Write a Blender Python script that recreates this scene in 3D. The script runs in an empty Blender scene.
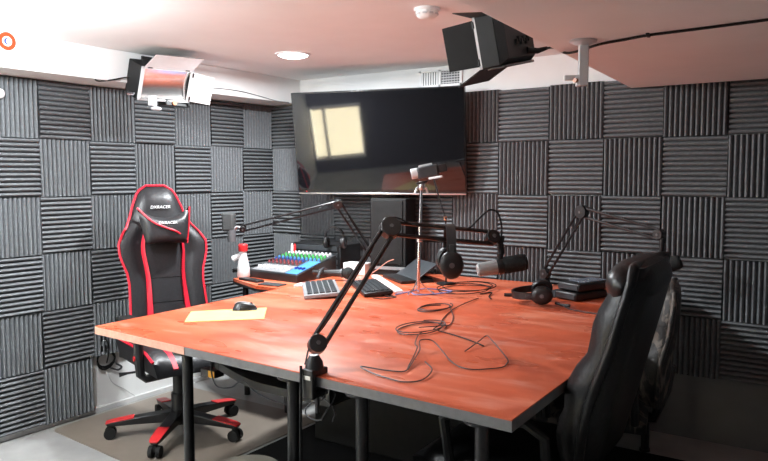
import bpy, math, random
from mathutils import Vector, Matrix
random.seed(7)
S = bpy.context.scene
COL = S.collection
PI = math.pi
def V(*a): return Vector(a)
def lin(r, g, b):
    f = lambda c: (c/12.92 if c <= .04045 else ((c+.055)/1.055)**2.4)
    return (f(r/255), f(g/255), f(b/255))

# ------------------------------------------------------------------ materials
MATS = {}
def mat(name, col, rough=.5, metal=0., var=.12, scale=25., bump=0., spec=.5, coat=0., stretch=None, ior=None, sheen=0.):
    m = bpy.data.materials.new(name); m.use_nodes = True
    nt = m.node_tree; b = nt.nodes['Principled BSDF']
    tc = nt.nodes.new('ShaderNodeTexCoord'); n = nt.nodes.new('ShaderNodeTexNoise')
    n.inputs['Scale'].default_value = scale; n.inputs['Detail'].default_value = 4
    src = tc.outputs['Object']
    if stretch:
        mp = nt.nodes.new('ShaderNodeMapping'); mp.inputs['Scale'].default_value = stretch
        nt.links.new(src, mp.inputs[0]); src = mp.outputs[0]
    nt.links.new(src, n.inputs['Vector'])
    r = nt.nodes.new('ShaderNodeValToRGB')
    r.color_ramp.elements[0].position = .3; r.color_ramp.elements[1].position = .7
    r.color_ramp.elements[0].color = (*[max(0, c*(1-var)) for c in col], 1)
    r.color_ramp.elements[1].color = (*[min(1, c*(1+var)) for c in col], 1)
    nt.links.new(n.outputs['Fac'], r.inputs[0]); nt.links.new(r.outputs[0], b.inputs['Base Color'])
    b.inputs['Roughness'].default_value = rough; b.inputs['Metallic'].default_value = metal
    b.inputs['Specular IOR Level'].default_value = spec
    if ior: b.inputs['IOR'].default_value = ior
    if coat: b.inputs['Coat Weight'].default_value = coat; b.inputs['Coat Roughness'].default_value = .08
    if bump:
        bp = nt.nodes.new('ShaderNodeBump'); bp.inputs['Strength'].default_value = bump; bp.inputs['Distance'].default_value = .01
        nt.links.new(n.outputs['Fac'], bp.inputs['Height']); nt.links.new(bp.outputs[0], b.inputs['Normal'])
    MATS[name] = m
    return m
def emit(name, col, strength):
    m = bpy.data.materials.new(name); m.use_nodes = True
    b = m.node_tree.nodes['Principled BSDF']
    b.inputs['Base Color'].default_value = (*col, 1)
    b.inputs['Emission Color'].default_value = (*col, 1); b.inputs['Emission Strength'].default_value = strength
    return m

M_FOAM = mat('charcoal_foam', (.158, .166, .174), .95, var=.12, scale=60, bump=.15, spec=.15)
M_FRONT = mat('charcoal_wall_paint', (.05, .05, .052), .8, var=.05, scale=6, spec=.2)
M_WHITE = mat('white_wall_paint', (.80, .80, .79), .75, var=.02, scale=6, spec=.3)
M_CEIL = mat('ceiling_paint', (.88, .88, .88), .85, var=.03, scale=3, spec=.2)
M_GREYWALL = mat('grey_dado_paint', (.14, .14, .145), .6, var=.08, scale=8)
M_FLOOR = mat('concrete_floor', (.34, .335, .325), .55, var=.16, scale=5, bump=.03)
M_BASE = mat('baseboard_paint', (.62, .61, .60), .5, var=.05)
M_BLACK = mat('black_plastic', (.012, .012, .013), .42, var=.2)
M_BLKMETAL = mat('black_steel', (.010, .010, .011), .30, metal=.0, var=.2, spec=.6)
M_RUBBER = mat('black_rubber', (.008, .008, .008), .7, var=.2, spec=.3)
M_FOAMMIC = mat('black_windscreen_foam', (.030, .032, .032), .95, var=.3, scale=300, bump=.3, spec=.1)
M_GREYFOAM = mat('grey_windscreen_foam', (.07, .072, .072), .95, var=.25, scale=250, bump=.3, spec=.1)
M_LEATHER = mat('black_leather', (.006, .006, .0066), .36, var=.25, scale=70, bump=.12, spec=.36)
M_LEATHER2 = mat('black_leatherette', (.017, .017, .019), .42, var=.2, scale=80, bump=.1)
M_RED = mat('red_leatherette', lin(215, 30, 52), .45, var=.08)
M_REDPL = mat('red_plastic', lin(214, 45, 48), .4, var=.06)
M_CHROME = mat('chrome', (.80, .80, .83), .12, metal=1., var=.05)
M_SILVER = mat('silver_metal', (.62, .62, .65), .3, metal=1., var=.05)
M_GREYPL = mat('grey_plastic', (.33, .33, .33), .45, var=.06)
M_CHARC = mat('charcoal_plastic', (.11, .11, .115), .5, var=.08)
M_MIDGREY = mat('mid_grey_plastic', (.24, .24, .245), .45, var=.08)
M_LGREY = mat('pale_grey_plastic', (.56, .56, .57), .45, var=.05)
M_WHITEPL = mat('white_plastic', (.82, .82, .82), .35, var=.03)
M_PAPER = mat('white_paper', (.84, .84, .82), .8, var=.03)
M_BLUE = mat('blue_panel', lin(75, 135, 200), .4, var=.08)
M_GREEN = mat('green_plastic', lin(70, 165, 85), .4, var=.08)
M_NAVY = mat('navy_plastic', lin(40, 65, 140), .4, var=.08)
M_DKRED = mat('maroon_plastic', lin(125, 55, 60), .4, var=.08)
M_ORANGE = mat('orange_vinyl', lin(205, 62, 18), .5, var=.04)
M_YELLOW = mat('yellow_plastic', lin(235, 170, 30), .4, var=.05)
M_TAUPE = mat('taupe_vinyl', lin(128, 117, 106), .42, var=.06, scale=9)
M_BEIGE = mat('beige_vinyl', lin(88, 85, 75), .5, var=.05)
M_EDGE = mat('grey_edge_banding', (.15, .15, .153), .5, var=.12, scale=40)
M_PEACH = mat('bare_chipboard', lin(214, 160, 138), .7, var=.12, scale=60)
M_SCREEN = mat('glossy_black_screen', (.004, .004, .005), .04, var=.1, ior=1.58)
M_BEZEL = mat('glossy_black_bezel', (.008, .008, .009), .2, var=.1)
M_DKGLASS = mat('dark_lens_glass', (.01, .01, .015), .05, var=.1, ior=1.7)
M_REFLECT = mat('brushed_reflector', (.90, .88, .86), .22, metal=1., var=.03)
M_SLATE = mat('slate_plastic', (.045, .05, .055), .35, var=.15)
M_DOOR = mat('black_painted_sheet', (.008, .0085, .009), .6, spec=.35, var=.15)
M_DOORWHITE = mat('white_painted_sheet', (.85, .84, .85), .4, var=.03)
M_COPPER = mat('copper_wire', lin(190, 120, 80), .4, var=.1)
M_CABLEGREY = mat('grey_cable', (.045, .045, .05), .5, var=.1)
M_CABLEPALE = mat('pale_cable', (.62, .62, .62), .5, var=.1)
M_CABLEBLUE = mat('blue_grey_cable', lin(120, 130, 180), .5, var=.1)
M_LOGO = mat('white_print', (.80, .80, .80), .6, var=.03)
M_LAMP = emit('lamp_lens', (1., .97, .93), 9.)

def table_material():
    m = bpy.data.materials.new('red_stained_tabletop'); m.use_nodes = True
    nt = m.node_tree; L = nt.links; b = nt.nodes['Principled BSDF']
    tc = nt.nodes.new('ShaderNodeTexCoord')
    def noise(scale, stretch, rot, detail=6, dist=.0):
        mp = nt.nodes.new('ShaderNodeMapping'); mp.inputs['Scale'].default_value = stretch
        mp.inputs['Rotation'].default_value = (0, 0, rot)
        n = nt.nodes.new('ShaderNodeTexNoise'); n.inputs['Scale'].default_value = scale
        n.inputs['Detail'].default_value = detail; n.inputs['Distortion'].default_value = dist
        L.new(tc.outputs['Object'], mp.inputs[0]); L.new(mp.outputs[0], n.inputs['Vector'])
        return n.outputs['Fac']
    def ramp(fac, a, c, p0, p1):
        r = nt.nodes.new('ShaderNodeValToRGB')
        r.color_ramp.elements[0].position = p0; r.color_ramp.elements[1].position = p1
        r.color_ramp.elements[0].color = (*a, 1); r.color_ramp.elements[1].color = (*c, 1)
        L.new(fac, r.inputs[0]); return r.outputs[0]
    def mix(f, a, c):
        x = nt.nodes.new('ShaderNodeMix'); x.data_type = 'RGBA'
        L.new(f, x.inputs[0])
        for i, s in ((6, a), (7, c)):
            if isinstance(s, tuple): x.inputs[i].default_value = (*s, 1)
            else: L.new(s, x.inputs[i])
        return x.outputs[2]
    base = ramp(noise(3.0, (1, 2.2, 1), .55, 2.5, .0), (.50, .080, .030), (.66, .140, .060), .30, .72)
    streak = ramp(noise(1.8, (1, 4.0, 1), .75, 4, .5), (0, 0, 0), (1, 1, 1), .50, .78)
    c1 = mix(streak, base, (.74, .26, .155))
    haze = ramp(noise(3.0, (1, 4.5, 1), .35, 6, .8), (0, 0, 0), (.6, .6, .6), .55, .80)
    c2 = mix(haze, c1, (.78, .42, .33))
    L.new(c2, b.inputs['Base Color'])
    rr = ramp(noise(4, (1, 2, 1), .4, 2), (.24, .24, .24), (.42, .42, .42), .3, .7)
    L.new(rr, b.inputs['Roughness'])
    b.inputs['Specular IOR Level'].default_value = .5
    return m
M_TABLE = table_material()
def worn_leather():
    m = mat('worn_peeling_leather', (.02, .018, .016), .55, var=.2, scale=60, bump=.3)
    nt = m.node_tree; b = nt.nodes['Principled BSDF']
    n = nt.nodes.new('ShaderNodeTexNoise'); n.inputs['Scale'].default_value = 26; n.inputs['Detail'].default_value = 6; n.inputs['Distortion'].default_value = 1.0
    tc = nt.nodes.new('ShaderNodeTexCoord'); mp = nt.nodes.new('ShaderNodeMapping'); mp.inputs['Scale'].default_value = (1, 1, .35)
    nt.links.new(tc.outputs['Object'], mp.inputs[0]); nt.links.new(mp.outputs[0], n.inputs['Vector'])
    r = nt.nodes.new('ShaderNodeValToRGB'); r.color_ramp.elements[0].position = .52; r.color_ramp.elements[1].position = .60
    r.color_ramp.elements[0].color = (.014, .013, .012, 1); r.color_ramp.elements[1].color = (.13, .105, .085, 1)
    nt.links.new(n.outputs['Fac'], r.inputs[0]); nt.links.new(r.outputs[0], b.inputs['Base Color'])
    return m
M_WORN = worn_leather()

# ------------------------------------------------------------------ mesh building
class MB:
    def __init__(s): s.v = []; s.f = []
    def add(s, vs, fs):
        o = len(s.v); s.v += [Vector(p) for p in vs]; s.f += [tuple(i+o for i in f) for f in fs]; return s
    def box(s, c, d, R=None):
        c = Vector(c); R = R or Matrix.Identity(3)
        vs = [c + R @ V(x*d[0]/2, y*d[1]/2, z*d[2]/2) for x in (-1, 1) for y in (-1, 1) for z in (-1, 1)]
        return s.add(vs, [(0, 1, 3, 2), (4, 6, 7, 5), (0, 4, 5, 1), (2, 3, 7, 6), (0, 2, 6, 4), (1, 5, 7, 3)])
    def span(s, a, b): return s.box([(x+y)/2 for x, y in zip(a, b)], [abs(y-x) for x, y in zip(a, b)])
    def tube(s, pts, r, n=8, closed=False):
        pts = [Vector(p) for p in pts]; N = len(pts)
        rs = r if isinstance(r, (list, tuple)) else [r]*N
        up = None; rings = []
        for i, p in enumerate(pts):
            a = pts[(i-1) % N] if (closed or i > 0) else p
            b = pts[(i+1) % N] if (closed or i < N-1) else p
            t = (b-a)
            t = t.normalized() if t.length > 1e-9 else V(0, 0, 1)
            if up is None:
                up = t.orthogonal().normalized()
            else:
                up = (up - t*up.dot(t))
                up = up.normalized() if up.length > 1e-6 else t.orthogonal().normalized()
            w = t.cross(up)
            rings.append([p + (up*math.cos(2*PI*k/n) + w*math.sin(2*PI*k/n))*rs[i] for k in range(n)])
        vs = [q for g in rings for q in g]; fs = []
        for i in range(N if closed else N-1):
            j = (i+1) % N
            for k in range(n):
                l = (k+1) % n
                fs.append((i*n+k, i*n+l, j*n+l, j*n+k))
        if not closed:
            fs.append(tuple(range(n))[::-1]); fs.append(tuple((N-1)*n+k for k in range(n)))
        return s.add(vs, fs)
    def cyl(s, a, b, r, n=16, r2=None): return s.tube([a, b], [r, r if r2 is None else r2], n)
    def lathe(s, prof, c=(0, 0, 0), R=None, n=20):
        c = Vector(c); R = R or Matrix.Identity(3); N = len(prof)
        vs = [c + R @ V(r*math.cos(2*PI*k/n), r*math.sin(2*PI*k/n), z) for r, z in prof for k in range(n)]
        fs = [(i*n+k, i*n+(k+1) % n, (i+1)*n+(k+1) % n, (i+1)*n+k) for i in range(N-1) for k in range(n)]
        fs += [tuple(range(n))[::-1], tuple((N-1)*n+k for k in range(n))]
        return s.add(vs, fs)
    def prism(s, pts, z0, z1, c=(0, 0, 0), R=None):
        c = Vector(c); R = R or Matrix.Identity(3); n = len(pts)
        vs = [c + R @ V(x, y, z) for z in (z0, z1) for x, y in pts]
        fs = [(k, (k+1) % n, n+(k+1) % n, n+k) for k in range(n)] + [tuple(range(n))[::-1], tuple(range(n, 2*n))]
        return s.add(vs, fs)
    def ball(s, c, r, R=None, n=16, m=10):
        if not isinstance(r, (tuple, list)): r = (r, r, r)
        c = Vector(c); R = R or Matrix.Identity(3)
        vs = [c + R @ V(0, 0, -r[2])]
        for i in range(1, m):
            a = -PI/2 + PI*i/m
            for k in range(n):
                b = 2*PI*k/n
                vs.append(c + R @ V(r[0]*math.cos(a)*math.cos(b), r[1]*math.cos(a)*math.sin(b), r[2]*math.sin(a)))
        vs.append(c + R @ V(0, 0, r[2])); fs = []
        for k in range(n): fs.append((0, 1+(k+1) % n, 1+k))
        for i in range(m-2):
            for k in range(n):
                l = (k+1) % n
                fs.append((1+i*n+k, 1+i*n+l, 1+(i+1)*n+l, 1+(i+1)*n+k))
        t = len(vs)-1
        for k in range(n): fs.append((t, 1+(m-2)*n+k, 1+(m-2)*n+(k+1) % n))
        return s.add(vs, fs)
    def slab(s, front, back, nu, nv):
        """closed shell between two grids of points: front[i][j], back[i][j]"""
        vs = [front(i, j) for i in range(nu) for j in range(nv)] + [back(i, j) for i in range(nu) for j in range(nv)]
        o = nu*nv; fs = []
        for i in range(nu-1):
            for j in range(nv-1):
                fs.append((i*nv+j, i*nv+j+1, (i+1)*nv+j+1, (i+1)*nv+j))
                fs.append((o+i*nv+j, o+(i+1)*nv+j, o+(i+1)*nv+j+1, o+i*nv+j+1))
        for i in range(nu-1):
            fs.append((i*nv, (i+1)*nv, o+(i+1)*nv, o+i*nv)); fs.append((i*nv+nv-1, o+i*nv+nv-1, o+(i+1)*nv+nv-1, (i+1)*nv+nv-1))
        for j in range(nv-1):
            fs.append((j, o+j, o+j+1, j+1)); k = (nu-1)*nv
            fs.append((k+j, k+j+1, o+k+j+1, o+k+j))
        return s.add(vs, fs)
    def build(s, name, m, parent=None, world=False, bevel=0, sub=0, smooth=35):
        """one mesh object; world=True: the points are room coordinates, else they are the parent's own"""
        vs = s.v; loc = V(0, 0, 0)
        if parent is not None and world:
            top = parent
            while top.parent: top = top.parent
            inv = Matrix.Rotation(-top.rotation_euler.z, 3, 'Z')
            vs = [inv @ (p - top.location) for p in vs]
        if parent is None:
            lo = [min(p[i] for p in vs) for i in range(3)]; hi = [max(p[i] for p in vs) for i in range(3)]
            loc = V((lo[0]+hi[0])/2, (lo[1]+hi[1])/2, lo[2]); vs = [p-loc for p in vs]
        me = bpy.data.meshes.new(name); me.from_pydata([tuple(p) for p in vs], [], s.f)
        me.validate(); me.materials.append(m)
        import bmesh
        bm = bmesh.new(); bm.from_mesh(me); bmesh.ops.recalc_face_normals(bm, faces=bm.faces); bm.to_mesh(me); bm.free()
        o = bpy.data.objects.new(name, me); COL.objects.link(o); o.location = loc
        if parent is not None: o.parent = parent
        if smooth:
            for p in me.polygons: p.use_smooth = True
            me.set_sharp_from_angle(angle=math.radians(smooth))
        if bevel:
            md = o.modifiers.new('edge', 'BEVEL'); md.width = bevel; md.segments = 2; md.limit_method = 'ANGLE'; md.angle_limit = .7
        if sub:
            md = o.modifiers.new('soft', 'SUBSURF'); md.levels = sub; md.render_levels = sub
        return o
def tag(o, label, cat, group=None):
    o['label'] = label; o['category'] = cat
    if group: o['group'] = group
    return o
def struct(o): o['kind'] = 'structure'; return o
def thing(name, loc, label, cat, rz=0., group=None):
    o = bpy.data.objects.new(name, None); COL.objects.link(o); o.empty_display_size = .05
    o.location = loc; o.rotation_euler = (0, 0, rz)
    return tag(o, label, cat, group)
def rotz(a): return Matrix.Rotation(a, 3, 'Z')
def basis(x, y, z): return Matrix((x, y, z)).transposed()
def zto(d):
    d = Vector(d).normalized(); return d.to_track_quat('Z', 'Y').to_matrix()
def curve_pts(ctrl, k=6):
    """Catmull-Rom through the control points"""
    c = [Vector(p) for p in ctrl]; c = [c[0]*2-c[1]] + c + [c[-1]*2-c[-2]]; out = []
    for i in range(1, len(c)-2):
        for j in range(k):
            t = j/k; p0, p1, p2, p3 = c[i-1:i+3]
            out.append(.5*((2*p1)+(p2-p0)*t+(2*p0-5*p1+4*p2-p3)*t*t+(3*p1-p0-3*p2+p3)*t**3))
    out.append(c[-2]); return out
def coil(c, rx, ry, turns, z0=.0, jit=.1, n=22, rise=.004, a0=0.):
    pts = []
    for i in range(int(turns*n)+1):
        a = a0 + 2*PI*i/n; q = 1 + jit*math.sin(i*.37+a0*3)
        pts.append((c[0]+rx*q*math.cos(a), c[1]+ry*q*math.sin(a), c[2]+z0+rise*(i/n)))
    return pts
def text_mesh(name, body, size, m, parent, M, depth=.001):
    cu = bpy.data.curves.new(name, 'FONT'); cu.body = body; cu.size = size; cu.extrude = depth
    cu.align_x = 'CENTER'; cu.align_y = 'CENTER'; cu.shear = .25; cu.space_character = 1.05
    t = bpy.data.objects.new(name, cu); COL.objects.link(t)
    dg = bpy.context.evaluated_depsgraph_get(); me = bpy.data.meshes.new_from_object(t.evaluated_get(dg))
    bpy.data.objects.remove(t)
    me.transform(M); me.materials.append(m)
    o = bpy.data.objects.new(name, me); COL.objects.link(o); o.parent = parent
    return o

# ------------------------------------------------------------------ camera
cam = bpy.data.cameras.new('camera'); co = bpy.data.objects.new('camera', cam); COL.objects.link(co); S.camera = co
cam.sensor_width = 36; cam.lens = 710.9/768*36; cam.clip_start = .02
yaw, pitch, roll = -.59442, -.0768, -.00163
fw = V(math.sin(yaw)*math.cos(pitch), math.cos(yaw)*math.cos(pitch), math.sin(pitch))
rt = V(math.cos(yaw), -math.sin(yaw), 0); up = rt.cross(fw)
r2 = rt*math.cos(roll)+up*math.sin(roll); u2 = up*math.cos(roll)-rt*math.sin(roll)
co.matrix_world = Matrix.Translation((3.60145, -3.86103, 1.35805)) @ basis(r2, u2, -fw).to_4x4()

# ------------------------------------------------------------------ the room
X0, X1, Y0, Y1, ZC = -.022, 4.6, .022, -4.8, 2.03
struct(MB().span((X0-.1, Y1-.1, -.08), (X1+.1, Y0+.1, 0)).build('floor', M_FLOOR))
struct(MB().span((X0-.1, Y1-.1, ZC), (X1+.1, Y0+.1, ZC+.08)).build('ceiling', M_CEIL))
struct(MB().span((X0-.1, Y1-.1, 0), (X0, Y0+.1, ZC)).build('wall_left', M_WHITE))
struct(MB().span((X0, Y0, 0), (X1, Y0+.1, ZC)).build('wall_back', M_WHITE))
struct(MB().span((X1, Y1-.1, 0), (X1+.1, Y0+.1, ZC)).build('wall_right', M_GREYWALL))
WX0, WX1, WZ0, WZ1 = -.02, .64, .16, .86      # the window behind the camera, seen in the television
fwl = MB()
fwl.span((X0, Y1-.1, 0), (X1, Y1, WZ0)); fwl.span((X0, Y1-.1, WZ1), (X1, Y1, ZC))
fwl.span((X0, Y1-.1, WZ0), (WX0, Y1, WZ1)); fwl.span((WX1, Y1-.1, WZ0), (X1, Y1, WZ1))
struct(fwl.build('wall_front', M_FRONT))
SOF = .26
struct(MB().span((X0, Y1, 1.863), (SOF, Y0, ZC)).build('trim_1', M_WHITE, bevel=.003))
bulk = lambda y: 2.566-.063*y
struct(MB().prism([(bulk(-.032), -.032), (bulk(Y1), Y1), (X1, Y1), (X1, -.032)], 1.812, ZC).build('trim_2', M_CEIL, bevel=.003))
struct(MB().span((X0, .0, 0), (X1, Y0, .332)).build('trim_3', M_GREYWALL))
struct(MB().span((X0, Y1, 0), (-.006, 0, .029)).build('baseboard_left', M_BASE, bevel=.003))

# window behind the camera
win = MB()
for a, b in (((WX0, WZ0), (WX1, WZ0+.03)), ((WX0, WZ1-.03), (WX1, WZ1)), ((WX0, WZ0), (WX0+.025, WZ1)), ((WX1-.025, WZ0), (WX1, WZ1)), ((.15, WZ0), (.185, WZ1))):
    win.span((a[0], Y1-.08, a[1]), (b[0], Y1+.005, b[1]))
w1 = struct(win.build('window_1', M_WHITEPL))
MB().span((WX0, Y1-.09, WZ0), (WX1, Y1-.085, WZ1)).build('pane', emit('daylit_pane', (1., .93, .72), 11.), w1, world=False).matrix_parent_inverse = Matrix.Translation(-w1.location)
bl = thing('window_blind', (.32, Y1-.05, WZ0), 'cream slatted blind in the lit window mirrored on the television screen', 'blind')
M_SLAT = mat('cream_slat', (.80, .74, .56), .5, var=.03)
sl = MB(); z = WZ0+.04
while z < WZ1-.04:
    sl.box((.32, Y1-.05, z), (.58, .030, .0012), Matrix.Rotation(.5, 3, 'X')); z += .030
sl.build('slats', M_SLAT, bl, world=True)
MB().span((.02, Y1-.065, WZ1-.055), (.62, Y1-.035, WZ1-.03)).build('head_rail', M_WHITEPL, bl, world=True)

# ------------------------------------------------------------------ acoustic foam panels
T = .305
def foam_mesh(name, cut=None):
    mb = MB(); n = 12; p = T/n; e = .0012
    prof = [(e, 0)]
    for i in range(n):
        a = i*p
        prof += [(a+(e if i == 0 else .0008), .017), (a+p*.10, .030), (a+p*.29, .041), (a+p*.5, .045), (a+p*.71, .041), (a+p*.90, .030), (a+p-(e if i == n-1 else .0008), .017)]
    prof += [(T-e, 0)]
    m = len(prof); z0, z1 = e, T-e
    vs = [(x-T/2, -d, z0-T/2) for x, d in prof] + [(x-T/2, -d, z1-T/2) for x, d in prof]
    fs = [(k, k+1, m+k+1, m+k) for k in range(m-1)] + [(m-1, 0, m, 2*m-1)]
    mb.add(vs, fs)
    # end caps as strips down to the flat back
    for base in (0, m):
        for k in range(1, m-2):
            mb.f.append((base, base+k, base+k+1))
        mb.f.append((base, base+m-2, base+m-1))
    me_o = mb.build(name, M_FOAM, smooth=45)
    me = me_o.data; bpy.data.objects.remove(me_o)
    # put the origin back in the middle of the panel's rear face
    lo = min(v.co.z for v in me.vertices); hi = max(v.co.z for v in me.vertices); yb = max(v.co.y for v in me.vertices)
    me.transform(Matrix.Translation((0, -yb, -(lo+hi)/2)))
    return me
FOAM = foam_mesh('acoustic_foam_panel')
ORD = ['first', 'second', 'third', 'fourth', 'fifth', 'sixth', 'seventh', 'eighth', 'ninth', 'tenth', 'eleventh', 'twelfth', 'thirteenth', 'fourteenth', 'fifteenth']
ROW = ['top row', 'second row down', 'third row down', 'fourth row down', 'fifth row down', 'bottom row']
def panel(wall, k, r, upright):
    o = bpy.data.objects.new('acoustic_foam_panel', FOAM); COL.objects.link(o)
    zc = 1.86-(r+.5)*T + random.uniform(-.0035, .0035) - .001
    j = random.uniform(-.003, .003); tilt = random.uniform(-.006, .006)
    R = Matrix.Rotation(0 if upright else PI/2, 4, 'Y')
    tl = Matrix.Rotation(tilt, 4, 'Y')
    if wall == 'back':
        a, b = (max(.0245, (k-.05)*T), (k+.95)*T)
        Mx = Matrix.Translation(((a+b)/2+(j if k else 0), Y0, zc)) @ tl @ Matrix.Diagonal(((b-a)/T, 1, 1, 1)) @ R
    else:
        edge = lambda q: (.05+.965*q+.06*(.95-zc))*T if q else -.019
        a, b = edge(k), edge(k+1)
        Mx = Matrix.Translation((X0, -(a+b)/2+(j if k else 0), zc)) @ Matrix.Rotation(PI/2, 4, 'Z') @ tl @ Matrix.Diagonal(((b-a)/T, 1, 1, 1)) @ R
    o.matrix_world = Mx
    tag(o, 'grey foam panel with %s ribs on %s wall, %s, %s from corner' % ('upright' if upright else 'level', wall, ROW[r], ORD[k]),
        'foam panel', 'foam panels on the %s wall' % wall)
for r in range(6):
    for k in range(8):
        if r == 5 and k < 5: continue
        panel('left', k, r, (k+r) % 2 == 0)
for r in range(5):
    for k in range(15):
        panel('back', k, r, (k+r) % 2 == 1)

# ------------------------------------------------------------------ television
tv = thing('television', (1.128, -.06, 1.25), 'large flat black television on the back wall, tilted downward', 'television')
sw, ti = .271, .165
rv = V(math.cos(sw), math.sin(sw), 0); n0 = V(math.sin(sw), -math.cos(sw), 0)
nv = n0*math.cos(ti)-V(0, 0, 1)*math.sin(ti); uv = V(0, 0, 1)*math.cos(ti)+n0*math.sin(ti)
TC = V(1.128, -.281, 1.562); RT = basis(rv, uv, nv); W, H = 1.10, .629
def tvp(x, y, z): return TC + RT @ V(x, y, z)
MB().box(tvp(0, 0, -.022), (W, H, .036), RT).build('casing', M_BEZEL, tv, world=True, bevel=.004)
MB().box(tvp(0, .006, -.001), (W-.02, H-.03, .004), RT).build('screen', M_SCREEN, tv, world=True)
MB().box(tvp(0, -H/2-.004, -.010), (W-.01, .009, .03), RT).build('silver_strip', M_SILVER, tv, world=True, bevel=.002)
MB().box(tvp(0, -.03, -.055), (.62, .36, .035), RT).build('rear_cover', M_BLACK, tv, world=True, bevel=.01)
arm = MB(); pz = tvp(.05, -.02, -.072)
arm.tube([pz, (1.12, -.10, 1.52), (1.30, .0, 1.53)], .018, 8)
arm.span((1.20, -.012, 1.42), (1.40, .0, 1.64))
arm.build('wall_arm', M_BLKMETAL, tv, world=True)
MB().ball(tvp(-.49, -H/2+.008, .002), .004, n=8, m=6).build('power_light', M_REDPL, tv, world=True)

# ------------------------------------------------------------------ air vent
vt = thing('air_vent', (1.402, Y0, 1.911), 'white two-part air grille high on back wall above the television', 'vent')
f_ = MB(); xa, xb, za, zb = 1.25, 1.555, 1.905, 2.012
for a, b in (((xa, za), (xb, za+.014)), ((xa, zb-.014), (xb, zb)), ((xa, za), (xa+.018, zb)), ((xb-.018, za), (xb, zb)), ((1.39, za), (1.408, zb))):
    f_.span((a[0], Y0-.012, a[1]), (b[0], Y0, b[1]))
f_.build('grille_frame', M_WHITEPL, vt, world=True, bevel=.002)
MB().span((xa+.01, Y0-.003, za+.01), (xb-.01, Y0, zb-.01)).build('duct_opening', M_SLATE, vt, world=True)
for i in range(7):
    MB().span((1.268+i*.0176, Y0-.009, za+.01), (1.268+i*.0176+.011, Y0-.004, zb-.01)).build('louvre', M_WHITEPL, vt, world=True)
for i in range(5):
    MB().span((1.408, Y0-.009, za+.020+i*.0155), (1.537, Y0-.004, za+.020+i*.0155+.006)).build('louvre', M_LGREY, vt, world=True)
for i in range(6):
    MB().span((1.424+i*.019, Y0-.0105, za+.014), (1.424+i*.019+.004, Y0-.009, zb-.014)).build('louvre_bar', M_LGREY, vt, world=True)

# ------------------------------------------------------------------ smoke detector, downlights
sd = thing('smoke_detector', (2.108, -1.34, ZC), 'round white smoke detector on the ceiling left of the bigger black light', 'smoke detector')
MB().lathe([(.052, 0), (.054, -.006), (.050, -.012)], (2.108, -1.34, ZC)).build('mounting_plate', M_WHITEPL, sd, world=True)
MB().lathe([(.044, -.010), (.046, -.020), (.040, -.032), (.028, -.040), (.012, -.042)], (2.108, -1.34, ZC)).build('cover', M_PAPER, sd, world=True)
sg = MB()
for i in range(10):
    a = 2*PI*i/10; sg.box((2.108+.043*math.cos(a), -1.34+.043*math.sin(a), ZC-.024), (.006, .016, .006), rotz(a))
sg.build('vent_slots', M_LGREY, sd, world=True)
def downlight(x, y, watts, kind, drop, label, group='ceiling downlights'):
    t = thing('downlight', (x, y, ZC), label, 'ceiling light', group=group)
    MB().lathe([(.100, 0), (.101, -.005), (.084, -.008), (.082, 0)], (x, y, ZC)).build('trim_ring', M_WHITEPL, t, world=True)
    MB().lathe([(.081, -.0005), (.081, -.006), (.065, -.016), (.035, -.023), (.001, -.025)], (x, y, ZC)).build('lens', M_LAMP, t, world=True)
    L = bpy.data.lights.new('lamp', kind); L.energy = watts; L.color = (.91, .965, 1.)
    if kind == 'AREA': L.shape = 'DISK'; L.size = .11
    else: L.shadow_soft_size = .05
    o = bpy.data.objects.new('lamp', L); COL.objects.link(o); o.parent = t; o.location = (0, 0, -drop)
    return t
downlight(.947, -.83, 36, 'AREA', .030, 'round lit downlight in the ceiling above the mixing console')
downlight(.92, -2.55, 56, 'POINT', .10, 'round lit downlight in the ceiling nearest the front left')

downlight(.85, -4.1, 44, 'POINT', .10, 'unseen fill lamp added at the viewer end of the room for more ambient light')  # added fill lamp out of view, lifts ambient light on ceiling and back wall

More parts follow.
